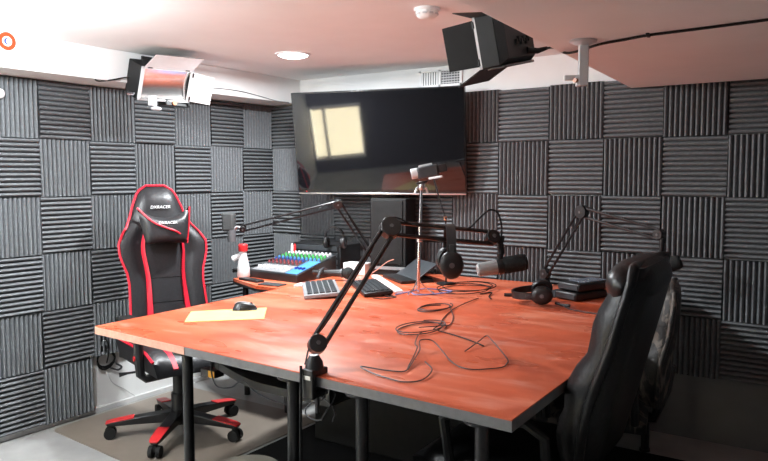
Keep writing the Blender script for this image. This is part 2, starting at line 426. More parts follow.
# ------------------------------------------------------------------ studio lights
def softlight(loc, rz, pitch, rollv, label, doors, sz, whole_white=False):
    """local frame: +X out of the face, Y along the length, Z up"""
    t = thing('studio_light', loc, label, 'studio light', 0., 'studio lights under the ceiling')
    R = rotz(rz) @ Matrix.Rotation(pitch, 3, 'Y') @ Matrix.Rotation(rollv, 3, 'X')
    w, h, d = sz; c = Vector(loc)
    P = lambda x, y, z: c + R @ V(x, y, z)
    # open-fronted housing with a flared back
    hs = MB(); th = .008
    for sy in (-1, 1): hs.box(P(0, sy*(w/2-th/2), 0), (d, th, h), R)
    for sz_ in (-1, 1): hs.box(P(0, 0, sz_*(h/2-th/2)), (d, w, th), R)
    hs.box(P(-d/2+th/2, 0, 0), (th, w, h), R)
    hs.add([P(-d/2, a*w/2, b*h/2) for a in (-1, 1) for b in (-1, 1)] + [P(-d/2-.028, a*(w/2-.02), b*(h/2-.02)) for a in (-1, 1) for b in (-1, 1)],
           [(0, 1, 5, 4), (1, 3, 7, 5), (3, 2, 6, 7), (2, 0, 4, 6), (4, 5, 7, 6), (0, 2, 3, 1)])
    hs.build('housing', M_DOOR, t, world=True, bevel=.003)
    # curved reflector
    rf = MB(); nn = 14
    def fr(i, j):
        a = -1+2*i/(nn-1); y = (-1+2*j)*(w/2-.012)
        return P(d/2-.004-(d*.12)*(1-a*a), y, a*(h/2-.012))
    rf.slab(fr, lambda i, j: fr(i, j)+R @ V(-.002, 0, 0), nn, 2)
    rf.build('reflector', M_REFLECT, t, world=True, smooth=60)
    rim = MB()
    for sy in (-1, 1): rim.box(P(d/2+.003, sy*(w/2-.008), 0), (.010, .016, h), R)
    for sz_ in (-1, 1): rim.box(P(d/2+.003, 0, sz_*(h/2-.005)), (.010, w, .010), R)
    rim.build('front_rim', M_LGREY, t, world=True)
    for (side, ang, ln, inn) in doors:
        e = {'top': (V(0, 0, 1), w), 'bottom': (V(0, 0, -1), w), 'near': (V(0, -1, 0), h), 'far': (V(0, 1, 0), h)}[side]
        outw, width = e; al = V(0, 1, 0) if side in ('top', 'bottom') else V(0, 0, 1)
        half = h/2 if side in ('top', 'bottom') else w/2
        hinge = V(d/2+.008, 0, 0)+outw*(half-.002)
        dr = V(math.cos(ang), 0, 0)+outw*math.sin(ang)
        q = [hinge-al*(width/2-.01), hinge+al*(width/2-.01), hinge+al*(width/2-.014)+dr*ln, hinge-al*(width/2-.014)+dr*ln]
        nrm = dr.cross(al).normalized()*.0012
        if nrm.dot(outw) < 0: nrm = -nrm
        fr_ = [P(*p) for p in q]; bk = [P(*(p+nrm*2)) for p in q]
        quad = [(0, 1, 2, 3), (4, 7, 6, 5), (0, 4, 5, 1), (1, 5, 6, 2), (2, 6, 7, 3), (3, 7, 4, 0)]
        dm = MB().add(fr_+bk, quad).build('barn_door', M_DOOR, t, world=True)
        lining = MB().add([P(*(p-nrm*.8)) for p in q]+[P(*(p-nrm*.1)) for p in q], quad).build('lining', M_DOORWHITE if inn else M_DOOR, dm, world=True)
        hg = MB()
        for s_ in (-1, 1): hg.cyl(P(*(hinge+al*s_*(width*.36)-al*.012)), P(*(hinge+al*s_*(width*.36)+al*.012)), .005, 8)
        hg.build('hinge', M_BLKMETAL, dm, world=True)
    return t, P, R

# left fixture on the soffit: face +x, length along y
t, P, R = softlight((.352, -1.262, 1.882), -.15, .40, 0.03, 'black studio light on the left soffit with open white barn doors, orange inside',
    [('top', .80, .13, True), ('far', .95, .115, True)], (.31, .185, .14))
br = MB(); br.span((.258, -1.31, 1.93), (.270, -1.21, 2.02)); br.tube([(.264, -1.262, 1.975), (.30, -1.262, 1.965), (.32, -1.262, 1.94)], .010, 8)
br.build('wall_bracket', M_BLKMETAL, t, world=True)
MB().cyl((.345, -1.43, 1.80), (.345, -1.475, 1.80), .012, 10).build('tilt_knob', M_CHROME, t, world=True)
ub = MB(); ub.box((.36, -1.17, 1.765), (.07, .17, .035)); ub.build('ballast_box', M_BLACK, t, world=True, bevel=.004)
MB().span((.385, -1.37, 1.735), (.42, -1.335, 1.79)).build('clamp', M_LGREY, t, world=True, bevel=.004)
MB().ball((.41, -1.335, 1.722), (.018, .035, .012), n=10, m=6).build('clamp_handle', M_LGREY, t, world=True)
MB().cyl((.395, -1.20, 1.765), (.402, -1.20, 1.765), .014, 12).build('ballast_socket', M_COPPER, t, world=True)

# right fixture under the ceiling: face -x, seen from its back
rz2 = PI; TL2 = .10; RL2 = -.20; R2_ = rotz(rz2) @ Matrix.Rotation(TL2, 3, 'Y') @ Matrix.Rotation(RL2, 3, 'X')
c2 = V(2.50, -1.413, 1.786)-R2_ @ V(-.065, .135, -.075)
t2, P2, R2 = softlight(tuple(c2), rz2, TL2, RL2, 'bigger black studio light under the ceiling at right, seen from its back',
    [('far', .22, .118, False), ('top', .42, .09, False), ('bottom', .42, .12, False), ('near', .3, .10, False)], (.31, .19, .075))
br = MB(); br.tube([(c2.x, c2.y, ZC), tuple(P2(0, 0, .095))], .014, 10); br.build('hanger', M_BLKMETAL, t2, world=True)
cn = MB()
for i in range(6): cn.box(P2(-.068, .05-.024*i, -.02+.010*(i % 2)), (.014, .013, .022), R2)
cn.build('dimmer_switches', M_RUBBER, t2, world=True)
MB().tube([P2(-.063, -.055, -.055), P2(-.095, -.085, -.066), P2(-.118, -.125, -.062)], [.014, .011, .007], 10).build('power_plug', M_RUBBER, t2, world=True)
MB().box(P2(-.015, 0, -.099), (.075, .29, .010), R2).build('heat_sink', M_BLKMETAL, t2, world=True, bevel=.003)

# cable along the bulkhead with two clips
pl0 = P2(-.118, -.125, -.062)
cp = curve_pts([pl0, pl0+V(.03, .012, .0), (2.69, -1.32, 1.800), (2.83, -1.40, 1.805), (2.92, -1.43, 1.806), (3.004, -1.463, 1.806), (3.12, -1.475, 1.806), (3.25, -1.49, 1.806), (3.40, -1.51, 1.806), (3.7, -1.55, 1.806), (4.1, -1.60, 1.806), (X1-.006, -1.64, 1.806)], 8)
pc = thing('power_cable', (3.0, -1.46, 1.80), 'long black cable stapled under the low ceiling, from the bigger light', 'cable')
MB().tube(cp, .0045, 8).build('cord', M_RUBBER, pc, world=True)
for q in ((3.004, -1.463), (3.40, -1.51)):
    MB().box((q[0], q[1], 1.807), (.010, .026, .014)).build('clip', M_BLACK, pc, world=True, bevel=.002)

# white mount post under the bulkhead
mp = thing('ceiling_mount', (2.793, -1.465, 1.812), 'white ceiling mount post hanging from the low ceiling, with nothing on it', 'mount')
MB().lathe([(.045, 0), (.046, -.006), (.030, -.012), (.016, -.018)], (2.793, -1.465, 1.812)).build('flange', M_LGREY, mp, world=True)
MB().box((2.795, -1.465, 1.735), (.032, .026, .150), rotz(.5)).build('post', M_LGREY, mp, world=True, bevel=.003)
jb = MB(); jb.box((2.765, -1.478, 1.688), (.060, .024, .016), rotz(.5)); jb.box((2.782, -1.470, 1.678), (.018, .026, .038), rotz(.5))
jb.build('side_bracket', M_LGREY, mp, world=True, bevel=.003)
MB().cyl((2.775, -1.49, 1.678), (2.785, -1.462, 1.678), .008, 8).build('bracket_screw', M_COPPER, mp, world=True)

# round sticker on the soffit
st = thing('round_sticker', (SOF, -2.052, 1.945), 'round orange sticker with white and blue centre on the left soffit', 'sticker')
RX = basis(V(0, 1, 0), V(0, 0, 1), V(1, 0, 0)); scn = (SOF, -2.052, 1.986)
MB().lathe([(.042, .0003), (.042, .0012)], scn, RX, 32).build('ring', M_ORANGE, st, world=True)
MB().lathe([(.023, .0012), (.023, .0018)], scn, RX, 28).build('centre', M_PAPER, st, world=True)
cr = [(.015*math.cos(a), .015*math.sin(a)) for a in [PI*.35+PI*1.3*i/12 for i in range(13)]] + [(.005+.010*math.cos(a), .011*math.sin(a)) for a in [PI*1.55-PI*1.1*i/12 for i in range(13)]]
MB().prism(cr, .0018, .0024, scn, RX).build('crescent', M_NAVY, st, world=True)

# thin cables at the soffit
o = MB().tube(curve_pts([(SOF+.004, -1.60, 1.858), (SOF-.02, -1.56, 1.857), (SOF+.006, -1.50, 1.868), (.275, -1.44, 1.885), (.285, -1.41, 1.89)], 6), .004, 6).build('light_cable', M_RUBBER)
tag(o, 'short black cable from the soffit edge into the studio light at left', 'cable')
o = MB().tube(curve_pts([(SOF+.001, -.99, 1.90), (SOF+.004, -.85, 1.895), (SOF+.004, -.70, 1.90), (SOF+.004, -.55, 1.898), (SOF+.004, -.40, 1.885), (SOF+.004, -.22, 1.866), (SOF+.004, -.10, 1.868)], 6), .0022, 6).build('soffit_wire', M_CABLEGREY)
tag(o, 'thin grey wire sagging along the left soffit towards the television', 'wire')
kn = thing('wall_sensor', (0, -1.99, 1.755), 'small round white sensor on the left wall at the photo edge', 'sensor')
MB().ball((.022, -1.972, 1.769), .026, n=14, m=10).build('dome', M_WHITEPL, kn, world=True)
MB().cyl((-.002, -1.972, 1.769), (.006, -1.972, 1.769), .026, 16).build('mounting_base', M_LGREY, kn, world=True)

# ------------------------------------------------------------------ conference table
TZ = .75; TH = .033
tb = thing('conference_table', (1.95, -1.15, 0), 'big red-orange conference table with grey edge filling the room', 'table')
FL, FR, BR, BL = V(1.026, -2.153, 0), V(2.895, -2.247, 0), V(2.845, -.056, 0), V(.975, -.056, 0)
def quadprism(cs, z0, z1):
    return MB().prism([(p.x, p.y) for p in cs], z0, z1)
quadprism([FL, FR, BR, BL], TZ-.004, TZ).build('tabletop', M_TABLE, tb, world=True)
quadprism([FL, FR, BR, BL], TZ-TH, TZ-.004).build('core_board', M_EDGE, tb, world=True)
en = (FR-FL).normalized(); eo = V(en.y, -en.x, 0)
pm = FL+en*.575
quadprism([FL+eo*.002, pm+eo*.002, pm-eo*.004, FL-eo*.004], TZ-TH+.001, TZ-.0035).build('bare_edge', M_PEACH, tb, world=True)['label'] = 'bare pinkish chipboard edge where the grey banding is missing'
for (x, y) in ((1.560, -2.135), (2.100, -2.165), (2.385, -2.18), (2.79, -2.20), (1.62, -.30), (2.15, -.30), (2.75, -.30)):
    lg = MB(); lg.cyl((x, y, 0), (x, y, TZ-TH), .0195, 18); lg.cyl((x, y, TZ-TH-.006), (x, y, TZ-TH), .05, 18); lg.cyl((x, y, 0), (x, y, .012), .026, 18)
    lg.build('leg', M_BLKMETAL, tb, world=True)

# cable tray below it
tr = thing('cable_tray', (1.76, -1.82, .51), 'black cable tray hanging under the table edge, full of pale cables', 'cable tray')
def tray_pt(u, v): return V(1.53+.57*u, -1.97+.30*v, 0)
sag = lambda u: .612-.052*math.sin(PI*.5*min(1, u*2.2))
pr = [[tray_pt(i/12, 0)+V(0, 0, sag(i/12)) for i in range(13)], [tray_pt(i/12, 1)+V(0, 0, sag(i/12)) for i in range(13)]]
tm = MB()
tm.slab(lambda i, j: pr[0][i]+V(0, -.004, .030*j), lambda i, j: pr[0][i]+V(0, .004, .030*j), 13, 2)
tm.slab(lambda i, j: pr[1][i]+V(0, -.004, .06*j), lambda i, j: pr[1][i]+V(0, .004, .06*j), 13, 2)
tm.slab(lambda i, j: pr[j][i], lambda i, j: pr[j][i]+V(0, 0, .006), 13, 2)
tm.build('trough', M_BLACK, tr, world=True)
for x in (1.54, 2.09):
    for y in (-1.97, -1.67):
        MB().span((x-.008, y-.006, sag((x-1.53)/.57)), (x+.008, y+.006, TZ-TH)).build('hanger', M_BLKMETAL, tr, world=True)
rnd = random.Random(3)
for k in range(7):
    cs = []
    for i in range(7):
        u = .06+.86*i/6
        cs.append(tray_pt(u, .15+.7*rnd.random())+V(0, 0, sag(u)+.030+.055*rnd.random()))
    o = MB().tube(curve_pts(cs, 5), .0042, 6).build('tray_cable', M_CABLEPALE)
    tag(o, 'tangled pale cable lying in the black tray under the table', 'cable', 'cables in the tray')
o = MB().tube(curve_pts([(1.52, -1.985, .66), (1.525, -1.99, .60), (1.56, -1.995, .55), (1.63, -1.99, .555), (1.69, -1.985, .59), (1.75, -1.99, .565), (1.83, -1.99, .545), (1.93, -1.99, .54)], 7), .0028, 6).build('loose_wire', M_CABLEGREY)
tag(o, 'thin grey wire looping down below the black cable tray', 'wire')
ya = thing('power_adapter', (1.475, -1.93, .545), 'small black box with a yellow front hanging left of the cable tray', 'adapter')
MB().box((1.465, -1.93, .575), (.085, .05, .030)).build('case', M_BLACK, ya, world=True, bevel=.004)
MB().box((1.488, -1.9565, .575), (.034, .003, .026)).build('yellow_plate', M_YELLOW, ya, world=True)
MB().tube([(1.465, -1.93, .59), (1.47, -1.92, .66), (1.48, -1.92, TZ-TH)], .004, 6).build('lead', M_RUBBER, ya, world=True)

# ------------------------------------------------------------------ chair mat
mt = []
def rounded(pts, r, k=5):
    out = []; n = len(pts)
    for i in range(n):
        p = Vector(pts[i]); a = (Vector(pts[i-1])-p).normalized(); b = (Vector(pts[(i+1) % n])-p).normalized()
        for j in range(k+1):
            t_ = j/k; q = p+a*r*(1-t_)**2+b*r*t_**2
            out.append((q.x, q.y))
    return out
cmat = MB().prism(rounded([(.04, -1.78), (1.13, -1.86), (1.13, -.84), (.02, -.84)], .05), .0, .004)
tag(cmat.build('chair_mat', M_TAUPE), 'flat taupe plastic mat on the floor under the red and black chair', 'floor mat')

shade_sheet = MB().prism(rounded([(1.16, -2.75), (3.45, -2.75), (3.45, -.34), (1.16, -.34)], .03), 0, .006)  # black sheet added in place of the deep shade under the table
tag(shade_sheet.build('floor_shade', mat('black_shade', (.012, .012, .012), .95, var=.2, scale=200, spec=.1)), 'large black sheet on the floor standing in for the shade under the red table', 'shade_sheet')
# ------------------------------------------------------------------ gaming chair
gc = thing('gaming_chair', (.64, -1.42, 0), 'black and red racing style chair with headrest cushion, at the left wall', 'chair', math.atan2(-.34, .94)-PI/2)
base_a = math.radians(13)-gc.rotation_euler.z
prof = [(.0, .052), (.02, .088), (.05, .110), (.117, .138), (.175, .156), (.22, .180), (.262, .216), (.31, .242), (.36, .243), (.41, .230), (.46, .212), (.52, .205), (.60, .208), (.70, .214), (.78, .212), (.86, .195)]
def hw(t):
    for (a, wa), (b, wb) in zip(prof, prof[1:]):
        if t <= b: return wa+(wb-wa)*(t-a)/(b-a)
    return prof[-1][1]
TOPZ = 1.305; NU, NV = 30, 19
def bk(s, v, off=0.):
    """point of the backrest: s -1..1 across, v metres below the top"""
    w = hw(v); x = s*w-.028
    wing = max(0., (abs(s)-.50)/.5)
    wamt = .055*min(1, max(0, (v-.18)/.12))
    y = -.20-.215*((.86-v)) + .0
    bulge = .050*(1-abs(s)**4)*min(1, v/.06)*(1 if v < .80 else max(.3, (.86-v)/.06))
    dep = -.018*math.exp(-((abs(s)-.52)/.07)**2) if v > .2 else 0
    return V(x, y+bulge+wing*wamt+dep+off, TOPZ-v)
vv = [.86*(i/(NU-1))**1.05 for i in range(NU)]
bkm = MB().slab(lambda i, j: bk(-1+2*j/(NV-1), vv[i]), lambda i, j: bk((-1+2*j/(NV-1))*.94, vv[i])*1.0+V(0, -.085+.03*abs(-1+2*j/(NV-1)), 0) if 0 < i < NU-1 else bk((-1+2*j/(NV-1))*.94, vv[i])+V(0, -.05, 0), NU, NV)
backo = bkm.build('backrest', M_LEATHER2, gc, smooth=70)
for sd_ in (-1, 1):
    va = [.25+.60*i/16 for i in range(17)]
    pn = MB().slab(lambda i, j: bk(sd_*(.43+.14*j*min(1, .35+i/20)), va[i], .013), lambda i, j: bk(sd_*(.43+.14*j*min(1, .35+i/20)), va[i], -.004), 17, 2)
    pn.build('red_side_panel', M_RED, backo, smooth=60)
pipe = [bk(-1, v, .004) for v in vv[::-1]] + [bk(-1+2*j/8, 0, .004) for j in range(1, 8)] + [bk(1, v, .004) for v in vv]
MB().tube(pipe, .0065, 8).build('red_piping', M_RED, backo)
# stitched seams across the middle
for v in (.50, .63):
    MB().tube([bk(-.42+.84*i/8, v, .001) for i in range(9)], .0018, 5).build('seam', M_BLACK, backo)
c0 = bk(0, .118, .010); nrm = V(0, math.cos(.21), math.sin(.21)).normalized()
Mt = Matrix.Translation(c0) @ basis(V(-1, 0, 0), V(0, -.21, .978).normalized(), nrm).to_4x4()
text_mesh('logo_lettering', 'DXRACER', .024, M_LOGO, backo, Mt, .0015)
# headrest cushion
pc_ = bk(0, .235, .060)
def pil(i, j, sgn):
    a, b = -1+2*i/16, -1+2*j/10
    ear = max(0, b)*abs(a)**3
    x = a*(.128+.016*b*abs(a))
    zz = b*(.082-.010*(1-abs(a)))+.018*ear*2 - .012*(1-a*a)*max(0, b)
    th = .048*((1-a**4)*(1-b**4))**.5
    return pc_+V(x, sgn*th-.20*zz, zz)
pw = MB().slab(lambda i, j: pil(i, j, 1), lambda i, j: pil(i, j, -1), 17, 11).build('headrest_cushion', M_LEATHER2, gc, smooth=60)
MB().tube(curve_pts([pil(16, 10, .3)+V(0, .004, 0), pil(13, 8, 1)+V(0, .003, 0), pil(9, 6, 1)+V(0, .003, 0), pil(5, 4, 1)+V(0, .003, 0), pil(0, 1, .5)+V(0, .004, 0)], 6), .0055, 8).build('cushion_piping', M_RED, pw)
MB().tube([pil(0, j, .2)+V(-.002, .003, 0) for j in range(0, 11)], .005, 8).build('cushion_edge_piping', M_RED, pw)
pt_ = pil(8, 8, 1)+V(0, .004, 0)
text_mesh('cushion_lettering', 'DXRACER', .022, M_LOGO, pw, Matrix.Translation(pt_) @ basis(V(-1, 0, 0), V(0, -.45, .89).normalized(), V(0, .89, .45).normalized()).to_4x4(), .0015)
for sd_ in (-1, 1):
    MB().tube([pil(0 if sd_ < 0 else 16, 5, 0), bk(sd_*.75, .20, .012), bk(sd_*.95, .19, .0)], .008, 6).build('cushion_strap', M_BLACK, pw)
# seat
def seat_pt(i, j, top):
    a, b = -1+2*i/14, j/12
    wd = .27-.02*b; y = -.17+.54*b
    bol = .045*max(0, (abs(a)-.55)/.45)
    edge = (1-abs(a)**8)*(1-(2*b-1)**8)
    z = (.475+bol+.035*edge-.03*max(0, (b-.8)/.2)) if top else (.40-.03*0)
    return V(a*wd*(1 if top else .92), y, z if top else .415)
so = MB().slab(lambda i, j: seat_pt(i, j, True), lambda i, j: seat_pt(i, j, False), 15, 13).build('seat', M_LEATHER2, gc, smooth=60)
for sd_ in (0, 14):
    MB().tube([seat_pt(sd_, j, True)+V(0, 0, .004) for j in range(13)], .007, 8).build('seat_piping', M_RED, so)
for sd_ in (3, 11):
    MB().slab(lambda i, j: seat_pt(sd_, i, True)+V(-.014+.028*j, 0, .004), lambda i, j: seat_pt(sd_, i, True)+V(-.014+.028*j, 0, -.004), 13, 2).build('seat_red_panel', M_RED, so)
mc = MB(); mc.box((0, .0, .395), (.26, .34, .03)); mc.box((0, 0, .36), (.14, .20, .05)); mc.build('tilt_mechanism', M_BLKMETAL, gc, bevel=.006)
MB().tube([(-.10, .02, .37), (-.26, -.0, .365), (-.30, -.01, .36)], [.006, .006, .012], 8).build('tilt_lever', M_BLACK, gc)
MB().tube([(.10, .02, .37), (.26, .0, .365), (.30, -.01, .36)], [.006, .006, .012], 8).build('height_lever', M_BLACK, gc)
for sd_ in (-1, 1):
    hg = MB(); hg.box((sd_*.215, -.245, .47), (.03, .06, .16), Matrix.Rotation(.2, 3, 'X')); hg.build('recline_bracket', M_BLKMETAL, gc, bevel=.006)
    ar = MB(); ar.tube([(sd_*.12, .25, .400), (sd_*.25, .26, .395), (sd_*.275, .26, .42), (sd_*.28, .26, .50), (sd_*.28, .24, .64)], [.02, .02, .022, .024, .022], 10)
    ao = ar.build('armrest', M_BLACK, gc)
    MB().box((sd_*.28, .16, .655), (.085, .26, .028)).build('arm_pad', M_RUBBER, ao, bevel=.012)
    MB().cyl((sd_*.300, .26, .50), (sd_*.306, .26, .50), .012, 10).build('arm_button', M_REDPL, ao)
gl = MB(); gl.cyl((0, 0, .09), (0, 0, .22), .040, 20); gl.cyl((0, 0, .20), (0, 0, .36), .029, 18); gl.build('gas_lift', M_BLACK, gc)
MB().lathe([(.055, .06), (.062, .085), (.055, .115), (.04, .125)], (0, 0, 0)).build('hub', M_BLACK, gc)
for k in range(5):
    a = base_a+2*PI*k/5; d = V(math.cos(a), math.sin(a), 0); n_ = V(-d.y, d.x, 0)
    def lp(r, hwid, zt, zb): return [d*r+n_*hwid+V(0, 0, zt), d*r-n_*hwid+V(0, 0, zt), d*r-n_*hwid*.8+V(0, 0, zb), d*r+n_*hwid*.8+V(0, 0, zb)]
    rings = [lp(.03, .034, .128, .070), lp(.20, .030, .112, .072), lp(.34, .026, .094, .070), lp(.362, .020, .088, .072)]
    lm = MB(); lm.add([p for g in rings for p in g], [(4*i+q, 4*i+(q+1) % 4, 4*i+4+(q+1) % 4, 4*i+4+q) for i in range(3) for q in range(4)] + [(3, 2, 1, 0), (12, 13, 14, 15)])
    lo_ = lm.build('base_leg', M_BLACK, gc, bevel=.005)
    cr_ = [lp(.225, .0305, .1135, .100), lp(.34, .0275, .0975, .086), lp(.366, .022, .0915, .082)]
    MB().add([p for g in cr_ for p in g], [(4*i+q, 4*i+(q+1) % 4, 4*i+4+(q+1) % 4, 4*i+4+q) for i in range(2) for q in range(4)] + [(3, 2, 1, 0), (8, 9, 10, 11)]).build('leg_cap', M_REDPL, lo_, bevel=.002)
    cm = MB(); cc = d*.345
    for s_ in (-1, 1): cm.cyl(cc+n_*s_*.010+V(0, 0, .0335), cc+n_*s_*.029+V(0, 0, .0335), .0295, 18)
    cm.box(cc+V(0, 0, .052), (.03, .018, .03), rotz(a)); cm.cyl(cc+V(0, 0, .05), cc+V(0, 0, .075), .008, 8)
    cm.build('caster', M_RUBBER, gc)

# ------------------------------------------------------------------ black office chairs at the right
def office_chair(name, loc, rz, label, leather, height, width, rec, thick, roll_=True, group='black chairs right of the table'):
    """local frame: +Y is where the sitter looks; the origin is on the floor below the seat"""
    t = thing(name, loc, label, 'chair', rz, group)
    zb, zt = .50, height
    def pt(i, j, front):
        a, b = -1+2*i/12, j/14
        w = width/2*(1-.10*max(0, b-.75)/.25 - .12*max(0, .25-b)/.25)
        y = -.27-rec*(b*(zt-zb))
        edge = (1-abs(a)**6)**.5 if abs(a) < 1 else 0
        tb_ = (1-max(0, (b-.86)/.14)**2*.55)
        roll = .018*abs(math.sin(b*PI*3.5))
        lumb = .03*math.sin(PI*min(1, b*1.6))
        if front: return V(a*w, y+(thick*.55*edge+roll*edge+lumb)*tb_, zb+b*(zt-zb))
        return V(a*w*.97, y-thick*.45*(.35+.65*edge)*tb_, zb+b*(zt-zb))
    b_ = MB().slab(lambda i, j: pt(i, j, True), lambda i, j: pt(i, j, False), 13, 15).build('backrest', leather, t, smooth=75)
    MB().tube([pt(0, j, True)*.5+pt(0, j, False)*.5 for j in range(15)]+[pt(i, 14, True)*.5+pt(i, 14, False)*.5 for i in range(1, 12)]+[pt(12, j, True)*.5+pt(12, j, False)*.5 for j in range(14, -1, -1)], thick*.13, 8).build('backrest_piping', leather, b_, smooth=80)
    if roll_:
        def hr(i, j):
            a = -math.cos(PI*i/14); b = 2*PI*j/14
            r = max(0, 1-abs(a)**4)**.5
            c = V(0, -.27-rec*(zt-zb-.055)+.012, zt-.050)
            return c+V(a*width*.48, r*(thick*.62)*math.cos(b), r*.068*math.sin(b))
        hm = MB(); hm.add([hr(i, j) for i in range(15) for j in range(14)], [(i*14+j, i*14+(j+1) % 14, (i+1)*14+(j+1) % 14, (i+1)*14+j) for i in range(14) for j in range(14)])
        hm.build('headrest_roll', leather, t, smooth=80)
    def sp(i, j, top):
        a, b = -1+2*i/12, j/10; y = -.24+.50*b
        e = (1-abs(a)**6)*(1-(2*b-1)**6)
        return V(a*width*.5*(1 if top else .95), y, (.44+.05*e) if top else .40)
    MB().slab(lambda i, j: sp(i, j, True), lambda i, j: sp(i, j, False), 13, 11).build('seat', leather, t, smooth=70)
    for s_ in (-1, 1):
        am = MB().tube([(s_*(width/2+.0), -.20, .44), (s_*(width/2+.035), -.20, .60), (s_*(width/2+.035), -.14, .635), (s_*(width/2+.035), .08, .635), (s_*(width/2+.03), .13, .60), (s_*width/2, .12, .43)], .016, 8).build('armrest', M_BLACK, t)
        MB().box((s_*(width/2+.035), -.03, .650), (.055, .22, .026)).build('arm_pad', leather, am, bevel=.010)
    MB().box((0, 0, .385), (.20, .24, .035)).build('seat_plate', M_BLKMETAL, t, bevel=.005)
    MB().tube([(0, -.05, .385), (0, -.26, .40), (0, -.30, .52), (0, -.32, .62)], [.02, .022, .022, .018], 8).build('back_bracket', M_BLKMETAL, t)
    g = MB(); g.cyl((0, 0, .09), (0, 0, .22), .035, 16); g.cyl((0, 0, .2), (0, 0, .38), .025, 16); g.build('gas_lift', M_BLACK, t)
    for k in range(5):
        a = .3+2*PI*k/5; d = V(math.cos(a), math.sin(a), 0); n_ = V(-d.y, d.x, 0)
        lg = MB().tube([d*.02+V(0, 0, .10), d*.16+V(0, 0, .095), d*.30+V(0, 0, .075)], [.026, .022, .015], 8); lg.build('base_leg', M_BLACK, t)
        cm = MB()
        for s_ in (-1, 1): cm.cyl(d*.30+n_*s_*.006+V(0, 0, .0285), d*.30+n_*s_*.022+V(0, 0, .0285), .0265, 14)
        cm.cyl(d*.30+V(0, 0, .03), d*.30+V(0, 0, .075), .007, 8); cm.build('caster', M_RUBBER, t)
    return t
office_chair('office_chair', (2.655, -1.67, 0), PI/2+.03, 'black leather chair at the right edge of the table, nearest the viewer', M_LEATHER, 1.10, .49, .25, .115)
office_chair('office_chair', (2.69, -1.035, 0), PI/2+.20, 'worn dark chair with peeling leather behind the nearer black leather chair', M_WORN, .93, .46, .12, .075, roll_=False)

# ------------------------------------------------------------------ side desk and mixing console
sdk = thing('side_desk', (.70, -.47, 0), 'small red-topped desk under the mixing console, left of the big table', 'desk')
quadprism([V(.415, -.80, 0), V(.74, -.935, 0), V(.955, -.945, 0), V(.955, -.056, 0), V(.38, -.056, 0)], .715, .733).build('desk_top', M_TABLE, sdk, world=True)
quadprism([V(.415, -.80, 0), V(.74, -.935, 0), V(.955, -.945, 0), V(.955, -.056, 0), V(.38, -.056, 0)], .700, .715).build('desk_edge', M_BLACK, sdk, world=True)
for x, y in ((.46, -.74), (.90, -.86), (.90, -.12), (.44, -.12)):
    MB().cyl((x, y, 0), (x, y, .70), .018, 14).build('leg', M_BLKMETAL, sdk, world=True)
DZ = .733
mx = thing('mixing_console', (.67, -.53, DZ), 'black and blue mixing console full of coloured knobs on the side desk', 'mixer')
A, B, Cc, Dd = V(.455, -.705, 0), V(.875, -.735, 0), V(.875, -.36, 0), V(.50, -.36, 0)
mxm = MB(); zf, zb = DZ+.045, DZ+.130
mxm.add([A+V(0, 0, DZ), B+V(0, 0, DZ), Cc+V(0, 0, DZ), Dd+V(0, 0, DZ), A+V(0, 0, zf), B+V(0, 0, zf), Cc+V(0, 0, zb), Dd+V(0, 0, zb)],
        [(3, 2, 1, 0), (4, 5, 6, 7), (0, 1, 5, 4), (1, 2, 6, 5), (2, 3, 7, 6), (3, 0, 4, 7)])
mxm.build('chassis', M_BLACK, mx, world=True, bevel=.004)
def mp_(u, v, h=.0):
    a = A.lerp(B, u); b = Dd.lerp(Cc, u); p = a.lerp(b, v); p.z = zf+(zb-zf)*v+h; return p
def mslab(u0, u1, v0, v1, h):
    q = [mp_(u0, v0, h), mp_(u1, v0, h), mp_(u1, v1, h), mp_(u0, v1, h)]
    return MB().add([p-V(0, 0, .002) for p in q]+[p+V(0, 0, .0015) for p in q], [(3, 2, 1, 0), (4, 5, 6, 7), (0, 1, 5, 4), (1, 2, 6, 5), (2, 3, 7, 6), (3, 0, 4, 7)])
mslab(.02, .98, .02, .98, .0005).build('face_panel', M_SLATE, mx, world=True)
mslab(.03, .72, .04, .34, .002).build('fader_panel', M_MIDGREY, mx, world=True)['label'] = 'pale lower panel with white faders'
mslab(.74, .97, .03, .62, .002).build('blue_section', M_BLUE, mx, world=True)['label'] = 'bright blue master section at the right'
knob_rows = [(.42, M_DKRED), (.50, M_DKRED), (.58, M_NAVY), (.66, M_BLUE), (.74, M_GREEN), (.82, M_GREEN), (.90, M_LGREY), (.96, M_LGREY)]
for v, m in knob_rows:
    for k in range(11):
        p = mp_(.05+.085*k, v, 0)
        if v < .64 and k > 7: continue
        MB().lathe([(.0085, 0), (.0085, .006), (.0065, .016), (.003, .017)], p, None, 8).build('knob', m, mx, world=True)
for k in range(8):
    MB().box(mp_(.075+.085*k, .13+.10*rnd.random(), .008), (.014, .022, .014)).build('fader', M_WHITEPL, mx, world=True, bevel=.002)
for k in range(3):
    MB().box(mp_(.79+.07*k, .24, .008), (.014, .024, .014)).build('fader', M_NAVY, mx, world=True, bevel=.002)

